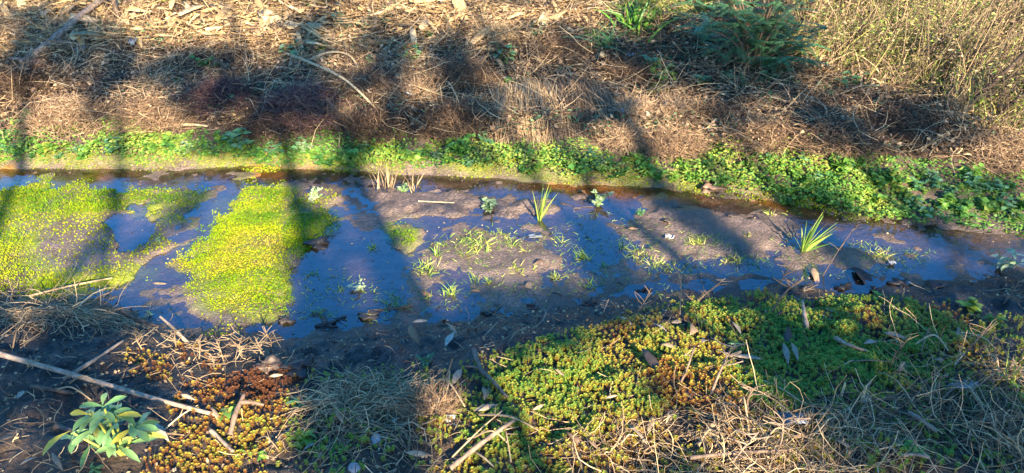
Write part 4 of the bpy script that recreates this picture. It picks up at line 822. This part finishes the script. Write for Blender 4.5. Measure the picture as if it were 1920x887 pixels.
# --- mounds of dead brush and straw on the far slope
def mound(label, x, y, wpx, hpx, mat, n=900, curl=1.0, rad=.0017, tint=(.1, .9), lf=900, cat='dead weed', name='dead_weed_mound', group='dead weed mounds on the far slope'):
    g = G1(x, y + hpx * .35); m = mpx(g); a = wpx * m / 2; h = hpx * m * .62; root = empty(name, g, label, cat, group); mb = MB(); st = MB(); n = int(n * 1.3)
    th = U(0, 6.28, n); r = np.sqrt(U(0, 1, n)); B = np.stack([a * r * np.cos(th), a * .8 * r * np.sin(th), h * (1 - r ** 2) * U(.3, 1.05, n)], -1)
    tubes(mb, wander(B, rdir(n, .35), U(.05, .14, n), 5, curl, .5), np.linspace(1.1, .5, 5)[None] * rad * U(.6, 1.3, n)[:, None], 3, U(*tint, n))
    if lf:
        th = U(0, 6.28, lf); r = np.sqrt(U(0, 1, lf)); B = np.stack([a * r * np.cos(th), a * .8 * r * np.sin(th), h * (1 - r ** 2) * U(.6, 1.1, lf)], -1)
        leaflets(mb, B, U(.006, .017, lf), U(-.3, .9, lf), U(tint[0], tint[1] + .1, lf))
    k = 10; B = np.stack([U(-.5, .5, k) * a, U(-.5, .5, k) * a * .6, np.zeros(k)], -1)
    tubes(st, wander(B, rdir(k, .9), U(.7, 1.4, k) * max(h, .1) + .05, 6, .4), .0026, 4, U(.3, .9, k))
    place(mb, 'twig_mass', mat, None, root); place(st, 'stem', mat, None, root); return root
for a in [('sunlit tan brown weed mound at the left bank edge', 130, 205, 170, 80, M_brush, 1100, 1., .0016, (.45, 1)), ('rounded brown weed mound behind the left bank greenery', 282, 205, 140, 70, M_brush, 1100, 1., .0016, (.35, 1)), ('reddish brush mound of tangled thin stems above the bank', 575, 185, 190, 80, M_pink, 1500, .7, .0019, (.1, .9)),
          ('dark brown weed mound below the reddish brush', 520, 225, 170, 70, M_brush, 1000, 1., .0016, (.0, .6)), ('rusty brown weed tuft at the foot of the reddish brush', 640, 215, 60, 50, M_brush, 400, 1., .0016, (.5, .95)), ('dark tangled weed mound behind the middle of the green bank', 700, 225, 130, 70, M_brush, 1000, 1., .0016, (.0, .6)),
          ('orange brown weed clump beside a white plastic scrap', 780, 170, 70, 50, M_brush, 500, 1., .0016, (.5, 1)), ('brown weed mound left of the draped straw', 850, 215, 130, 80, M_brush, 1100, 1., .0016, (.1, .75)), ('sunlit brown cushion of dead weed right of the straw drape', 1195, 205, 80, 60, M_brush, 800, 1., .0016, (.5, 1)),
          ('dark topped brown weed clump behind the bank edge', 1260, 205, 90, 60, M_brush, 800, 1., .0016, (.4, 1)), ('rusty weed clump hanging over the green bank', 1180, 250, 90, 50, M_brush, 800, 1., .0016, (.45, 1)), ('pale brown weed mound bulging over the green bank', 1260, 260, 120, 50, M_brush, 900, 1., .0016, (.5, 1)), ('dead weed mound with long stems left of the green slope growth', 1420, 245, 130, 60, M_brush, 900, .8, .0017, (.3, 1)),
          ('low brown stem mat on the right part of the slope', 1560, 240, 200, 60, M_brush, 1100, .5, .0018, (.2, .9)), ('dark weed tangle under the tall dry grass', 1690, 225, 170, 70, M_brush, 1000, .8, .0018, (.0, .5)), ('sunlit bare brown mound at the right end of the slope', 1880, 265, 170, 60, M_brush, 1000, 1., .0016, (.5, 1)),
          ('dark weed tangle at the shaded left edge', 40, 150, 130, 60, M_brush, 800, .8, .0018, (.0, .5)), ('grey brown weed mat behind the reddish brush', 700, 150, 160, 50, M_brush, 900, .8, .0016, (.1, .7)), ('purplish grey weed mat on the middle of the slope', 420, 170, 160, 60, M_pink, 1400, .7, .0018, (.1, .8)), ('frizzy brown weed bush standing on the slope above the straw drape', 870, 130, 120, 80, M_brush, 900, .9, .0016, (.1, .7)),
          ('brown weed mat beside the bluish drooping tuft', 1060, 85, 130, 50, M_brush, 800, .9, .0016, (.2, .8)), ('dark brown weed mound before the drooping broadleaf weed', 1180, 130, 100, 50, M_brush, 800, .9, .0016, (.1, .6)), ('low dark weed mound below the feathery shrub', 1330, 210, 90, 50, M_brush, 700, .9, .0016, (.2, .8)), ('pale fluffy seed head clump at the top of the slope', 940, 60, 60, 46, M_straw, 500, 1., .0016, (.5, 1))]:
    mound(*a)
def drape(label, tops, foot, n, mat, tint, spread, name='straw_mound', lift=.1):
    """straws that spring from a ridge and hang down over the bank"""
    A = G(*np.array(tops, float).T); F = G(*np.array(foot, float).T); base = F.mean(0); root = empty(name, base, label, 'straw mound', 'straw mounds on the far bank')
    for part, nn, rr in (('straw_mass', n, .0024), ('stalk', 24, .0034)):
        t = U(0, 1, nn); pick = lambda Q, t: np.stack([np.interp(t, np.linspace(0, 1, len(Q)), Q[:, i]) for i in range(3)], -1)
        a = pick(A, t) + RNG.normal(size=(nn, 3)) * [.05, .05, .015]; f = pick(F, np.clip(t + RNG.normal(size=nn) * spread, 0, 1)) + RNG.normal(size=(nn, 3)) * [.05, .04, .02]
        fr = U(.45, 1.05, nn)[:, None]; e = a + (f - a) * fr; mid = (a + e) / 2 + np.stack([RNG.normal(size=nn) * .03, U(-.06, .04, nn), U(.5, 1.2, nn) * lift], -1)
        s = np.linspace(0, 1, 7)[None, :, None]; Pp = (1 - s) ** 2 * a[:, None] + 2 * s * (1 - s) * mid[:, None] + s ** 2 * e[:, None]
        mb = MB(); tubes(mb, Pp - base, rr * U(.5, 1.2, nn)[:, None] * np.linspace(1, .6, 7)[None], 3, U(*tint, nn)); place(mb, part, mat, None, root)
drape('draped straw mound hanging sunlit over the green bank edge', [(940, 175), (985, 160), (1025, 168)], [(945, 262), (1000, 268), (1062, 262)], 2200, M_straw, (.5, 1), .22, lift=.17)
drape('grey straw drape of long stems right of the sunlit straw mound', [(1035, 160), (1075, 150), (1100, 165)], [(1065, 262), (1110, 262), (1150, 250)], 1300, M_straw, (.15, .8), .2, lift=.14)
drape('fan of long brown stems lying flat behind the right bank greenery', [(1480, 215), (1510, 200), (1560, 205)], [(1560, 262), (1620, 280), (1660, 285)], 500, M_straw, (.1, .7), .3, lift=.05)
drape('grey stem fan sliding down the slope left of the reddish brush', [(380, 120), (440, 130), (480, 150)], [(430, 215), (480, 220), (520, 210)], 420, M_straw, (.1, .8), .3, lift=.05)
# grey straw heap on the near bank
g = G1(680, 770); m = mpx(g); root = empty('straw_heap', g, 'grey straw heap of dry grass stems on the shaded near bank', 'straw heap'); mb = MB(); st = MB()

def mat_straw(mb, gx0, gy0, a, b, n, L, r, lift, tint, base, curl=.9, k=3, ang=None):
    th = U(0, 6.28, n); q = np.sqrt(U(0, 1, n)); B = np.stack([gx0 + a * q * np.cos(th), gy0 + b * q * np.sin(th), np.zeros(n)], -1)
    d = rdir(n, 0.) if ang is None else nz(np.stack([np.cos(ang + U(-.5, .5, n)), np.sin(ang + U(-.5, .5, n)), np.zeros(n)], -1))
    P = wander(B, d, U(*L, n), 8, curl); zz = U(.2, 1, n) * lift * (1.15 - q); s_ = np.linspace(-1, 1, 8)
    P[..., 2] = hz(P[..., 0], P[..., 1]) + .004 + zz[:, None] * (1 - .8 * s_[None] ** 2) + RNG.normal(size=P.shape[:2]) * .002
    tubes(mb, P - base, U(*r, n)[:, None] * np.linspace(1, .6, 8)[None], k, U(*tint, n))
mat_straw(mb, g[0] + .0, g[1] + .03, .20, .19, 520, (.08, .26), (.0012, .0023), .06, (.45, 1), g, .9)
mat_straw(mb, g[0] + .03, g[1] + .06, .16, .10, 160, (.08, .24), (.0014, .0025), .065, (.6, 1), g, 1.0, ang=.5); place(mb, 'straw_mass', M_straw, None, root)
mat_straw(st, g[0], g[1] + .05, .16, .12, 26, (.1, .24), (.0018, .0028), .06, (.6, 1), g, .8, 5); place(st, 'stalk', M_straw, None, root)
def straw_mat(label, x, y, a, b, n, L, tint, lift=.05, ang=None):
    g = G1(x, y); root = empty('straw_mat', g, label, 'straw mat'); mb = MB(); st = MB()
    mat_straw(mb, g[0], g[1], a, b, n, L, (.0008, .0018), lift, tint, g, .9, ang=ang); mat_straw(st, g[0], g[1], a * .8, b * .8, 16, L, (.0018, .0028), lift * 1.1, (tint[0] + .3, 1), g, .7, 5, ang)
    place(mb, 'straw_mass', M_straw, None, root); place(st, 'stalk', M_straw, None, root)
straw_mat('flattened grey straw mat on the left mud edge', 90, 590, .30, .12, 330, (.1, .3), (.15, .9), .04, .15)
straw_mat('tangled heap of sunlit dry stems at the lower edge of the moss', 1420, 840, .22, .14, 300, (.1, .3), (.1, .75), .08)
straw_mat('shaded grey grass mat filling the lower bank corner', 1830, 790, .26, .18, 420, (.1, .3), (.05, .8), .06)
straw_mat('dark matted stems between the moss and the bottom edge', 1580, 830, .22, .12, 260, (.1, .28), (.1, .8), .07, .8)
straw_mat('thin straw tangle on the sunlit moss before the seedling', 1180, 850, .16, .08, 130, (.06, .2), (.2, .9), .05)
mound('dead tan moss hump in the sun right of the grey straw heap', 812, 760, 90, 50, M_brush, 500, 1.2, .0011, (.5, 1), 900, 'moss hump', 'moss_hump', None)

# --- feathery shrub and tall dead weeds of the upper right
g = G1(1405, 135); root = empty('feathery_shrub', g, 'feathery shrub with fine blue green leaflets leaning over the upper slope', 'shrub'); m = mpx(g)
st = MB(); fo = MB()
for k in range(36):
    e = np.array([U(-.48, .42), U(-.3, .25), U(.15, .75)]); p = smooth_path([[0, 0, -.02], e * [.35, .35, .6], e], 8); tubes(st, p[None], np.linspace(.006, .0022, 8)[None], 5, .3)
    for i in range(3, 8):
        for q in range(3):
            d = rdir(1, U(-.2, .3))[0]; L = U(.10, .2); s = np.linspace(.1, 1, 14); B = p[i] + d * (s * L)[:, None] - np.array([0, 0, .12]) * (s ** 2 * L)[:, None]
            sd = nz(np.cross(d, [0, 0, 1.]))
            for sg in (-1, 1): leaves(fo, B, nz(sg * sd + d * .35 + [0, 0, -.15]), [0, 0, 1.], .028 * (1.1 - .6 * s), .0085, 'needle', .1, .2, np.clip(U(0, .8, 14), 0, 1))
            tubes(st, np.stack([p[i], B[-1]])[None], .0012, 3, .5)
place(st, 'stem', M_bark, None, root); place(fo, 'foliage', M_teal, None, root)
def dead_weed(label, foot, tip, n, rpx, seed):
    g = G1(*foot); m = mpx(g); root = empty('dead_weed', g, label, 'dead weed', 'tall dark dead weeds'); e = np.array([(tip[0] - foot[0]) * m, -.10, (foot[1] - tip[1]) * m / CP]); rpx *= 1.5; n = int(n * 1.5)
    st = MB(); sd = MB(); p = smooth_path([[0, 0, -.02], e * .5 + [U(-.03, .03), 0, U(-.03, .03)], e], 14); tubes(st, p[None], (rpx * m * np.linspace(1, .45, 14))[None], 6, .0); place(st, 'stem', M_bark, None, root)
    for k in range(n):
        i = int(U(3, 13)); d = nz(nz(e) + rdir(1, .1)[0] * .8); q = wander([p[i]], [d], U(.08, .22), 6, .5); b = MB(); tubes(b, q, np.linspace(.0042, .0016, 6)[None], 4, .0)
        so_ = place(b, 'side_shoot', M_bark, None, root)
        B = np.repeat(q[0], 5, 0) + RNG.normal(size=(30, 3)) * .008; sd = MB(); leaflets(sd, B, U(.006, .016, 30), U(-.3, .9, 30), U(0, .35, 30)); place(sd, 'seed_head', M_brush, None, so_)
dead_weed('tall dark dead weed leaning right with seedy side shoots, largest of the dead weeds', (1792, 215), (1915, 30), 16, 4, 1)
dead_weed('dark dead weed rising behind the feathery shrub', (1474, 80), (1502, -12), 10, 3.4, 2)
dead_weed('dark dead weed low at the right frame edge', (1852, 232), (1935, 130), 10, 3.2, 3)
dead_weed('small dark dead weed in front of the dry grass', (1560, 118), (1590, 50), 7, 2.4, 4)
dead_weed('short dark dead weed in the middle of the dry grass', (1715, 130), (1735, 70), 7, 2.4, 5)
dead_weed('dark dead weed leaning left of the largest one', (1755, 165), (1800, 90), 8, 2.4, 6)
dead_weed('dark dead weed behind the largest one near the top', (1845, 100), (1900, 0), 9, 2.6, 7)

# --- scraps, stones, clods
def scrap(label, x, y, wpx, hpx, t, name='plastic_scrap', cat='plastic', crumple=.3, lift=.012, mat=None):
    g = G1(x, y); g[2] = max(g[2], 0) + lift; m = mpx(g); n = 9; u, v = np.meshgrid(np.linspace(-.5, .5, n), np.linspace(-.5, .5, n)); w = wpx * m
    q = RNG.uniform(0, 50); z = crumple * w * fbm(u * 1.0 + q, v, 4, 2, 7); x_ = u * w * (1 + .25 * noise(v + q, u, 3)); y_ = v * hpx * m * 1.5 * (1 + .3 * noise(u + q, v, 3, 9))
    mb = MB(); mb.add(np.stack([x_, y_, z + .25 * np.abs(z)], -1), grid_faces(1, n, n, False), t); o = place(mb, name, mat or M_white, g, None, False); s = o.modifiers.new('thick', 'SOLIDIFY'); s.thickness = .0006
    tag(o, label, cat, 'scraps of litter'); return o
scrap('white scrap of paper lying on the right mud', 1254, 448, 16, 8, .9, 'paper_scrap', 'paper')
scrap('small white scrap on the wet mud below the spiky tuft', 1671, 496, 13, 8, .8, 'paper_scrap', 'paper')
scrap('bluish plastic scrap caught in dry stems by the moss', 1484, 802, 44, 30, .05, crumple=.35, lift=.03)
scrap('crumpled white scrap trapped in the shaded grass', 1800, 738, 46, 10, .6, crumple=.25, lift=.04)
scrap('whitish plastic scrap on the brown slope', 772, 193, 18, 12, .7, lift=.06); scrap('narrow white scrap on the slope before the upright husk', 736, 166, 15, 5, .8, lift=.05)
scrap('pale blue scrap lying on the shaded slope by the branch foot', 150, 98, 26, 16, .2, lift=.03); scrap('blue grey scrap lying right of the thick branch', 216, 74, 16, 10, .25, lift=.03); scrap('pale upright scrap on the left slope', 252, 92, 12, 14, .4, lift=.05, crumple=.5)
scrap('tiny blue scrap on the slope under the green weed', 284, 149, 12, 8, .1, lift=.03); scrap('bluish white scrap above the pale brown cushion', 1165, 225, 12, 10, .3, lift=.06); scrap('white scrap behind the bluish drooping tuft foot', 1180, 116, 14, 8, .7, lift=.05)
scrap('pinkish white leaf scrap floating in the middle water', 1003, 444, 24, 8, .0, 'paper_scrap', 'paper', .05, .003)
def stone(label, x, y, wpx, mat, t, name, cat, squash=(1, .8, .6), rough=.35, group=None, n=10):
    g = G1(x, y); m = mpx(g); r = wpx * m / 2; g[2] = max(g[2], -.004) + r * squash[2] * .35; mb = MB(); lump(mb, (0, 0, 0), r, t, RNG.uniform(0, 40), rough, squash, n); tag(place(mb, name, mat, g, None, True), label, cat, group)
stone('smooth grey stone at the frame bottom below the straw heap', 664, 880, 24, M_stone, .5, 'stone', 'stone', (1, 1, .7), .12)
stone('whitish feathered lump half buried in the straw heap foot', 706, 826, 22, M_stone, .95, 'stone', 'stone', (1, 1, .7), .3)
stone('pale grey fluffy lump at the sunlit moss hump', 845, 790, 28, M_stone, 1., 'stone', 'stone', (1, 1, .8), .45)
stone('tan broken stump at the foot of the thick pale branch', 58, 126, 40, M_clod, 1.0, 'stump', 'stump', (1, .8, .7), .5)
stone('sunlit brown clod standing at the edge of the near mud', 505, 692, 50, M_clod, .6, 'mud_clod', 'clod', (1, .7, .6), .5, 'mud clods', 16)
for x, y, w, t in [(566, 690, 44, .2), (693, 594, 26, .3), (640, 600, 20, .1), (615, 610, 22, .15), (535, 600, 26, .3), (1615, 515, 20, .1), (1580, 540, 26, .15), (1480, 545, 24, .25), (1510, 540, 22, .4), (1690, 535, 26, .1), (1210, 545, 20, .1), (1110, 570, 22, .1), (1000, 575, 20, .15), (920, 590, 22, .12), (450, 640, 24, .2), (380, 640, 22, .15), (595, 462, 34, .2), (1760, 540, 30, .1), (1640, 545, 22, .1), (1250, 415, 16, .4), (1330, 352, 40, .8), (1322, 340, 26, .85), (1345, 362, 22, .5), (478, 492, 14, .4), (1370, 405, 12, .3)]:
    stone(uniq('small wet mud clod' if w < 26 else 'lumpy mud clod', x, y), x, y, w, M_clod, t, 'mud_clod', 'clod', (1, .8, .38), 1.1, 'mud clods', 14)

# ================================================================== the trees behind the viewer, whose shade falls on the scene
EL, AZ = R_(25.0), R_(22.0)
H = np.array([-math.sin(AZ), math.cos(AZ), 0]); SUN = np.array([math.sin(AZ) * math.cos(EL), -math.cos(AZ) * math.cos(EL), math.sin(EL)])
SHADE = [
 (1, [(-400, 535), (200, 540), (300, 565), (400, 605), (555, 612), (640, 600), (860, 580), (868, 536), (950, 530), (1090, 525), (1130, 470), (1180, 505), (1300, 508), (1440, 490), (1560, 522), (1700, 475), (1920, 515), (2400, 515), (2400, 1200), (-400, 1200)]),
 (0, [(200, 645), (330, 605), (520, 632), (540, 690), (450, 702), (330, 692), (210, 690)]),
 (0, [(290, 700), (540, 670), (560, 760), (530, 887), (530, 1000), (180, 1000), (200, 850), (110, 810), (180, 750), (300, 765)]),
 (0, [(750, 690), (830, 690), (880, 810), (900, 900), (830, 900), (800, 800)]),
 (0, [(840, 760), (980, 660), (1100, 612), (1200, 585), (1310, 555), (1350, 600), (1370, 680), (1395, 790), (1330, 850), (1250, 830), (1100, 880), (980, 850), (900, 800)]),
 (1, [(1185, 690), (1240, 680), (1250, 770), (1190, 770)]),
 (0, [(1440, 560), (1560, 545), (1650, 560), (1560, 605), (1450, 590)]), (0, [(1840, 620), (1920, 610), (2000, 640), (1960, 680), (1860, 660)]),
 (0, [(1420, 770), (1480, 740), (1475, 830), (1400, 920), (1300, 920), (1340, 860)]), (0, [(1795, 555), (1850, 562), (1830, 612), (1790, 600)]), (0, [(1480, 500), (1540, 500), (1545, 550), (1490, 550)]),
 (0, [(0, 805), (60, 790), (70, 860), (0, 880)]),
 (1, [(540, 340), (610, 310), (640, 250), (720, 250), (690, 290), (690, 350), (720, 430), (752, 440), (778, 560), (860, 600), (540, 622), (553, 545), (527, 490), (530, 455), (548, 430)]),
 (0, [(552, 345), (640, 345), (648, 385), (674, 445), (655, 442), (632, 397), (600, 388), (560, 380)]),
 (0, [(632, 487), (680, 478), (700, 530), (706, 604), (688, 604), (668, 545)]), (0, [(690, 296), (735, 330), (752, 436), (722, 418), (696, 350)]),
 (1, [(1055, 400), (1110, 400), (1175, 450), (1185, 515), (1085, 510), (1070, 450)]),
 (1, [(1125, 280), (1185, 280), (1340, 400), (1460, 492), (1400, 515), (1270, 415), (1150, 335)]),
 (1, [(1290, 285), (1345, 300), (1365, 372), (1330, 372), (1312, 325)]), (1, [(955, 262), (990, 262), (1016, 348), (985, 345)]), (1, [(1080, 280), (1165, 285), (1172, 348), (1100, 345)]),
 (1, [(720, 255), (930, 270), (930, 322), (860, 300), (740, 288)]), (1, [(350, 245), (480, 245), (480, 302), (360, 292)]),
 (1, [(1440, 330), (1490, 325), (1620, 402), (1600, 425), (1490, 405)]), (1, [(1690, 385), (1770, 398), (1850, 420), (1750, 438), (1690, 422)]), (1, [(1690, 315), (1900, 325), (1925, 425), (1850, 405), (1740, 365)]),
 (1, [(1475, 395), (1510, 398), (1650, 505), (1600, 525), (1490, 430)]), (1, [(1715, 428), (1775, 428), (1810, 475), (1760, 478)]), (1, [(780, 372), (930, 374), (965, 390), (920, 402), (790, 397)]),
 (1, [(217, 228), (238, 228), (238, 330), (226, 420), (200, 480), (120, 535), (100, 535), (135, 488), (192, 420), (212, 330)]), (1, [(345, 358), (392, 338), (398, 372), (335, 440), (260, 478), (215, 470), (300, 415)]),
 (1, [(-400, 18), (180, 18), (250, 70), (300, 88), (480, 92), (520, 40), (600, 26), (800, 42), (900, 66), (1000, 40), (1180, 62), (1330, 64), (1450, 112), (1620, 164), (1800, 218), (1830, 262), (1720, 296), (1500, 272), (1480, 240), (1310, 236), (1310, 175), (1160, 168), (1150, 262), (1062, 262), (1030, 168), (935, 162), (922, 255), (700, 262), (480, 256), (330, 232), (330, 205), (280, 165), (215, 175), (210, 235), (160, 235), (165, 160), (60, 150), (-400, 130)]),
 (0, [(885, 138), (1000, 150), (1000, 166), (900, 165)]), (0, [(500, 60), (545, 62), (540, 92), (500, 92)]), (0, [(1390, 190), (1440, 190), (1440, 225), (1390, 225)]), (0, [(620, 195), (655, 195), (650, 222), (620, 222)]), (0, [(755, 150), (800, 150), (810, 190), (760, 190)]), (0, [(1010, 90), (1040, 85), (1035, 125), (1010, 125)]),
 (1, [(1330, 40), (1440, 60), (1450, 110), (1340, 100)]),
]
TB = -4.6
sx, sy = np.meshgrid(np.arange(-4.2, 4.4, .035), np.arange(.3, 7.2, .035)); sx = sx + U(-.015, .015, sx.shape); sy = sy + U(-.015, .015, sy.shape)
GS = sx.shape; sx = sx.ravel(); sy = sy.ravel(); sz = hz(sx, sy); spx, spy = proj(sx, sy, sz); val = np.zeros(len(sx), bool)
for v, poly in SHADE:
    k = inpoly(spx, spy, poly); val[k] = bool(v)
top = spy < 18
val[top] = fbm(sx[top], sy[top], 2.3, 2, 900) > .15
off = spy > 900; val[off] = fbm(sx[off], sy[off], 1.6, 2, 910) > -.5
val &= ~((fbm(sx, sy, 4.5, 2, 920) > .85))
for poly in ([(1180, -90), (1345, -90), (1335, 45), (1180, 45)], [(260, -60), (490, -60), (485, 88), (300, 84), (255, 60)], [(-300, -90), (180, -90), (180, 14), (-300, 14)], [(1450, -200), (2600, -200), (2600, 200), (1800, 200), (1450, 100)], [(640, -30), (1000, -30), (990, 30), (820, 34), (640, 22)]):
    val[inpoly(spx, spy, poly) & (fbm(sx, sy, 5, 2, 930) < .45)] = False
near_edge = RNG.uniform(0, 1, len(sx)) < np.where(spy < 262, .97, .97)
val &= ~((spy < 265) & (fbm(sx, sy, 5, 3, 940) > .80))
v2 = val.reshape(GS); inner = v2.copy()
for dy in range(-5, 6):
    for dx in (-1, 0, 1): inner &= np.roll(np.roll(v2, dy, 0), dx, 1)
inner = inner.ravel()[val & near_edge]
S0 = np.stack([sx, sy, sz], -1)[val & near_edge]
# a crown never fills the sun lines of the lit ground
e1 = np.array([H[1], -H[0], 0]); e2 = np.cross(SUN, e1)
cell = lambda P: (np.floor(P @ e1 / .03).astype(int) * 100003 + np.floor(P @ e2 / .015).astype(int))
lit = np.stack([sx, sy, sz], -1)[(~val) & (spy < 900) & (spy > -40)]
free = ~np.isin(cell(S0), np.unique(cell(lit))); S0 = S0[free]; inner = inner[free]
D = (S0[:, 1] - TB) / H[1]; D = D + U(-.9, .9, len(S0))
Lp = S0 - H * D[:, None]; Lp[:, 2] = S0[:, 2] + D * math.tan(EL)
tree_x = [-1.2, .6, 2.3, 4.0, 5.8]
own = np.argmin(np.abs(Lp[:, :1] - np.array(tree_x)[None]), 1)
TL = ['leafy tree behind the viewer shading the left moss', 'leafy tree behind the viewer shading the blue puddle', 'leafy tree behind the viewer shading the middle bank', 'leafy tree behind the viewer shading the right mud', 'leafy tree behind the viewer shading the right bank']
for i, tx in enumerate(tree_x):
    Q = Lp[own == i]
    if not len(Q): continue
    b = np.array([tx, TB - .5, float(hz(np.array([tx]), np.array([TB - .5]))[0])]); root = empty('tree', b, TL[i], 'tree', 'trees behind the viewer')
    tr = MB(); cr = MB(); top_z = Q[:, 2].max() - b[2]
    # trunk and limbs run only where the crown is dense
    zs = np.linspace(0, top_z, 16); mid = []
    for z in zs:
        c = Q[np.abs(Q[:, 2] - b[2] - z) < .35]; mid.append(np.median(c[:, 0]) - b[0] if len(c) > 8 else (mid[-1] if mid else 0.))
    mid = np.convolve(np.pad(np.array(mid), 2, 'edge'), np.ones(5) / 5, 'valid')
    tubes(tr, np.stack([mid, np.zeros(16), zs], -1)[None], np.linspace(.07, .02, 16)[None], 8, .4)
    place(tr, 'trunk', M_bark, None, root, True)
    n = len(Q); rp = np.where(inner[own == i], 5, 7); Q0 = np.repeat(Q - b, rp, 0); big = np.repeat(inner[own == i], rp)
    B = Q0 + RNG.normal(size=Q0.shape) * [.014, .5, .006]; sh = B[:, 1] - Q0[:, 1]; B[:, 0] -= sh * math.tan(AZ); B[:, 2] -= sh * math.tan(EL) / math.cos(AZ)
    nn = len(B); d = rdir(nn, -.2); LL = np.where(big, U(.05, .08, nn), U(.022, .034, nn))
    leaves(cr, B - d * LL[:, None] * .5, d, nz(RNG.normal(size=(nn, 3)) * .5 + SUN), LL, LL * U(.55, .75, nn), 'ovate', .15, .3, U(0, 1, nn))
    place(cr, 'crown', M_treeleaf, None, root)


for (x, y), wpx, lb in [((1300, 395), 58, 'sapling behind the viewer whose shadow crosses the right mud bar'), ((226, 300), 20, 'slim sapling behind the viewer whose shadow crosses the left moss'), ((1560, 445), 34, 'sapling behind the viewer whose shadow crosses the spiky tuft'), ((988, 310), 26, 'slim sapling behind the viewer whose shadow falls by the tall thin tuft'), ((1770, 440), 30, 'sapling behind the viewer whose shadow crosses the stream end'), ((664, 330), 34, 'sapling behind the viewer whose shadow crosses the blue puddle')]:
    g = G1(x, y); r = wpx * mpx(g) * .40; k = (g[1] + 4.3 + U(-.5, .5)) / H[1]; b = g - H * k; b[2] = float(hz(np.array([b[0]]), np.array([b[1]]))[0])
    root = empty('sapling', b, lb, 'tree', 'saplings behind the viewer'); tr = MB(); zt = .22 - b[2] + (4.45 - b[1]) / H[1] * math.tan(EL) + U(-.05, .1); zz = np.linspace(-.05, zt, 16); p = np.stack([.04 * np.sin(zz * 1.7 + x), .05 * np.cos(zz * 1.3), zz], -1); p[:, 0] -= np.interp(g[2] - b[2] + k * math.tan(EL), zz, p[:, 0])
    tubes(tr, p[None], (r * np.linspace(1.1, .75, 16))[None], 8, .4); place(tr, 'trunk', M_bark, None, root, True)
    cr = MB(); n = 160; B = np.stack([RNG.normal(size=n) * .2, RNG.normal(size=n) * .2, zt + U(-.05, .55, n)], -1); leaves(cr, B, rdir(n, 0), [0, 0, 1.], U(.06, .1, n), U(.03, .05, n), 'ovate', .2, .4, U(0, 1, n)); place(cr, 'crown', M_treeleaf, None, root)
# ================================================================== camera and light
cam = bpy.data.cameras.new('camera'); cam.sensor_width = 36; cam.lens = 36 * FPX / 1920; cam.clip_start = .05; cam.clip_end = 2000
co = bpy.data.objects.new('camera', cam); C.objects.link(co); co.location = (0, 0, CAMZ); co.rotation_euler = (math.pi / 2 - PITCH, 0, 0); bpy.context.scene.camera = co
sl = bpy.data.lights.new('sun', 'SUN'); sl.energy = 5.0; sl.angle = R_(.5); sl.color = (1, .82, .57)
so = bpy.data.objects.new('sun', sl); C.objects.link(so); so.rotation_euler = Vector(tuple(SUN)).to_track_quat('Z', 'Y').to_euler()
w = bpy.data.worlds.new('World'); bpy.context.scene.world = w; w.use_nodes = True; nt = w.node_tree
sk = nt.nodes.new('ShaderNodeTexSky'); sk.sky_type = 'NISHITA'; sk.sun_disc = False; sk.sun_elevation = EL; sk.sun_rotation = math.pi - AZ; sk.ozone_density = 3.0; sk.dust_density = .2; sk.air_density = 1.0
hs = nt.nodes.new('ShaderNodeHueSaturation'); hs.inputs['Saturation'].default_value = 1.32; nt.links.new(sk.outputs[0], hs.inputs['Color']); nt.links.new(hs.outputs[0], nt.nodes['Background'].inputs[0]); nt.nodes['Background'].inputs[1].default_value = .105
vs = bpy.context.scene.view_settings; vs.view_transform = 'Standard'; vs.look = 'None'; vs.exposure = 2.3; vs.gamma = 1; vs.use_curve_mapping = False
bpy.context.scene.cycles.max_bounces = 6; bpy.context.scene.cycles.transparent_max_bounces = 8
